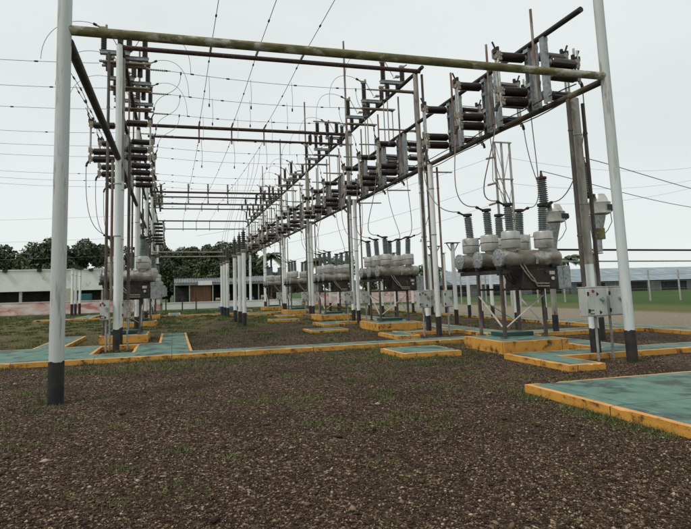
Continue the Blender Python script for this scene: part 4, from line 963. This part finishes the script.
def grass(n, name):
    # clumps of short blades: dense clump centres, more of them away from the camera and on the left
    nc = 5200; y = rs.uniform(4, 50, nc)**1.0; x = rs.uniform(-.42, .75, nc)*(y+1.5)
    f = .5+.5*np.sin(x*1.3+2*np.sin(y*.7))*np.sin(y*1.1+1.7*np.sin(x*.6))
    pr = np.clip((y-14)/30, 0, 1)*.75+.06+.30*(x < 1)*(y > 17)
    strip = (np.abs(y-12.6-.3*np.sin(x*1.7)) < .45) & (x > -3) & (x < 6.5)
    pr = np.where(strip, .55, pr)
    k = (rs.random(nc) < pr*f*1.6) & clear(x, y) & (x < 15); x, y = x[k], y[k]
    ex = []
    for (a, b, c) in [(rs.uniform(-2, 5), rs.uniform(11.8, 13.5), 1) for _ in range(26)]+[(rs.uniform(4.7, 6.3), rs.uniform(10.2, 10.6), 1) for _ in range(16)]+[(rs.uniform(5.0, 5.22), rs.uniform(4.6, 7), 1) for _ in range(24)]+[(rs.uniform(-14, 9), rs.uniform(13.5, 13.72), 1) for _ in range(60)]+[(rs.uniform(2, 7), rs.uniform(6, 12), 1) for _ in range(22)]+[(rs.uniform(-2, 4), rs.uniform(4.5, 10), 1) for _ in range(22)]:
        ex.append((a, b))
    for cx_, cy_ in [(-1.77, 9), (9.2, 9), (9.02, 9.75), (-1.62, 16.45), (8.72, 16.2), (8.72, 16.9), (11.9, 18.6), (11.85, 20.3)]+MP:
        for q in range(3): ex.append((cx_+rs.normal(0, .12), cy_+rs.normal(0, .12)))
    for y_ in RY[:3]:
        for q in range(7): ex.append((rs.uniform(7.45, 7.58), rs.uniform(y_-.6, y_+1.1))); ex.append((rs.uniform(7.6, 9.4), y_-(.62 if y_ < 12 else .95)-rs.uniform(.03, .1)))
    for cx_, cy_ in ((5.93, 12.03), (5.8, 19.75)):
        for q in range(9): ex.append((cx_+rs.uniform(-.8, .8), cy_-.66-rs.uniform(.02, .12))); ex.append((cx_-.76-rs.uniform(.02, .12), cy_+rs.uniform(-.6, .6)))
    for q in range(26): ex.append((rs.uniform(5.3, 7.6), 7.15+rs.uniform(.03, .15)))
    ex = np.array(ex); x = np.r_[x, ex[:, 0]]; y = np.r_[y, ex[:, 1]]
    nc = len(x); per = n//nc; X = np.repeat(x, per)+rs.normal(0, .13, nc*per); Y = np.repeat(y, per)+rs.normal(0, .09, nc*per)
    k = clear(X, Y); X, Y = X[k], Y[k]; m = len(X)
    h = rs.uniform(.02, .065, m)*np.clip(.7+Y/40, .7, 1.6); w = rs.uniform(.003, .006, m)*np.clip(Y/9, 1, 4); a = rs.uniform(0, 6.28, m); lx = rs.normal(0, .5, m)*h; ly = rs.normal(0, .5, m)*h
    V = np.zeros((m*4, 3)); c, s = np.cos(a)*w, np.sin(a)*w
    V[0::4] = np.stack([X-c, Y-s, 0*X], 1); V[1::4] = np.stack([X+c, Y+s, 0*X], 1); V[2::4] = np.stack([X+lx+c*.25, Y+ly+s*.25, h], 1); V[3::4] = np.stack([X+lx-c*.25, Y+ly-s*.25, h], 1)
    o = quads(name, V, 'grassblade'); return tag(o, 'short patchy grass growing through the gravel', 'grass', kind='stuff')
grass(150000, 'grass')
for o in COL.objects:
    if o.parent is None and o.type in ('MESH', 'EMPTY') and not o.get('kind'): o['kind'] = 'thing'
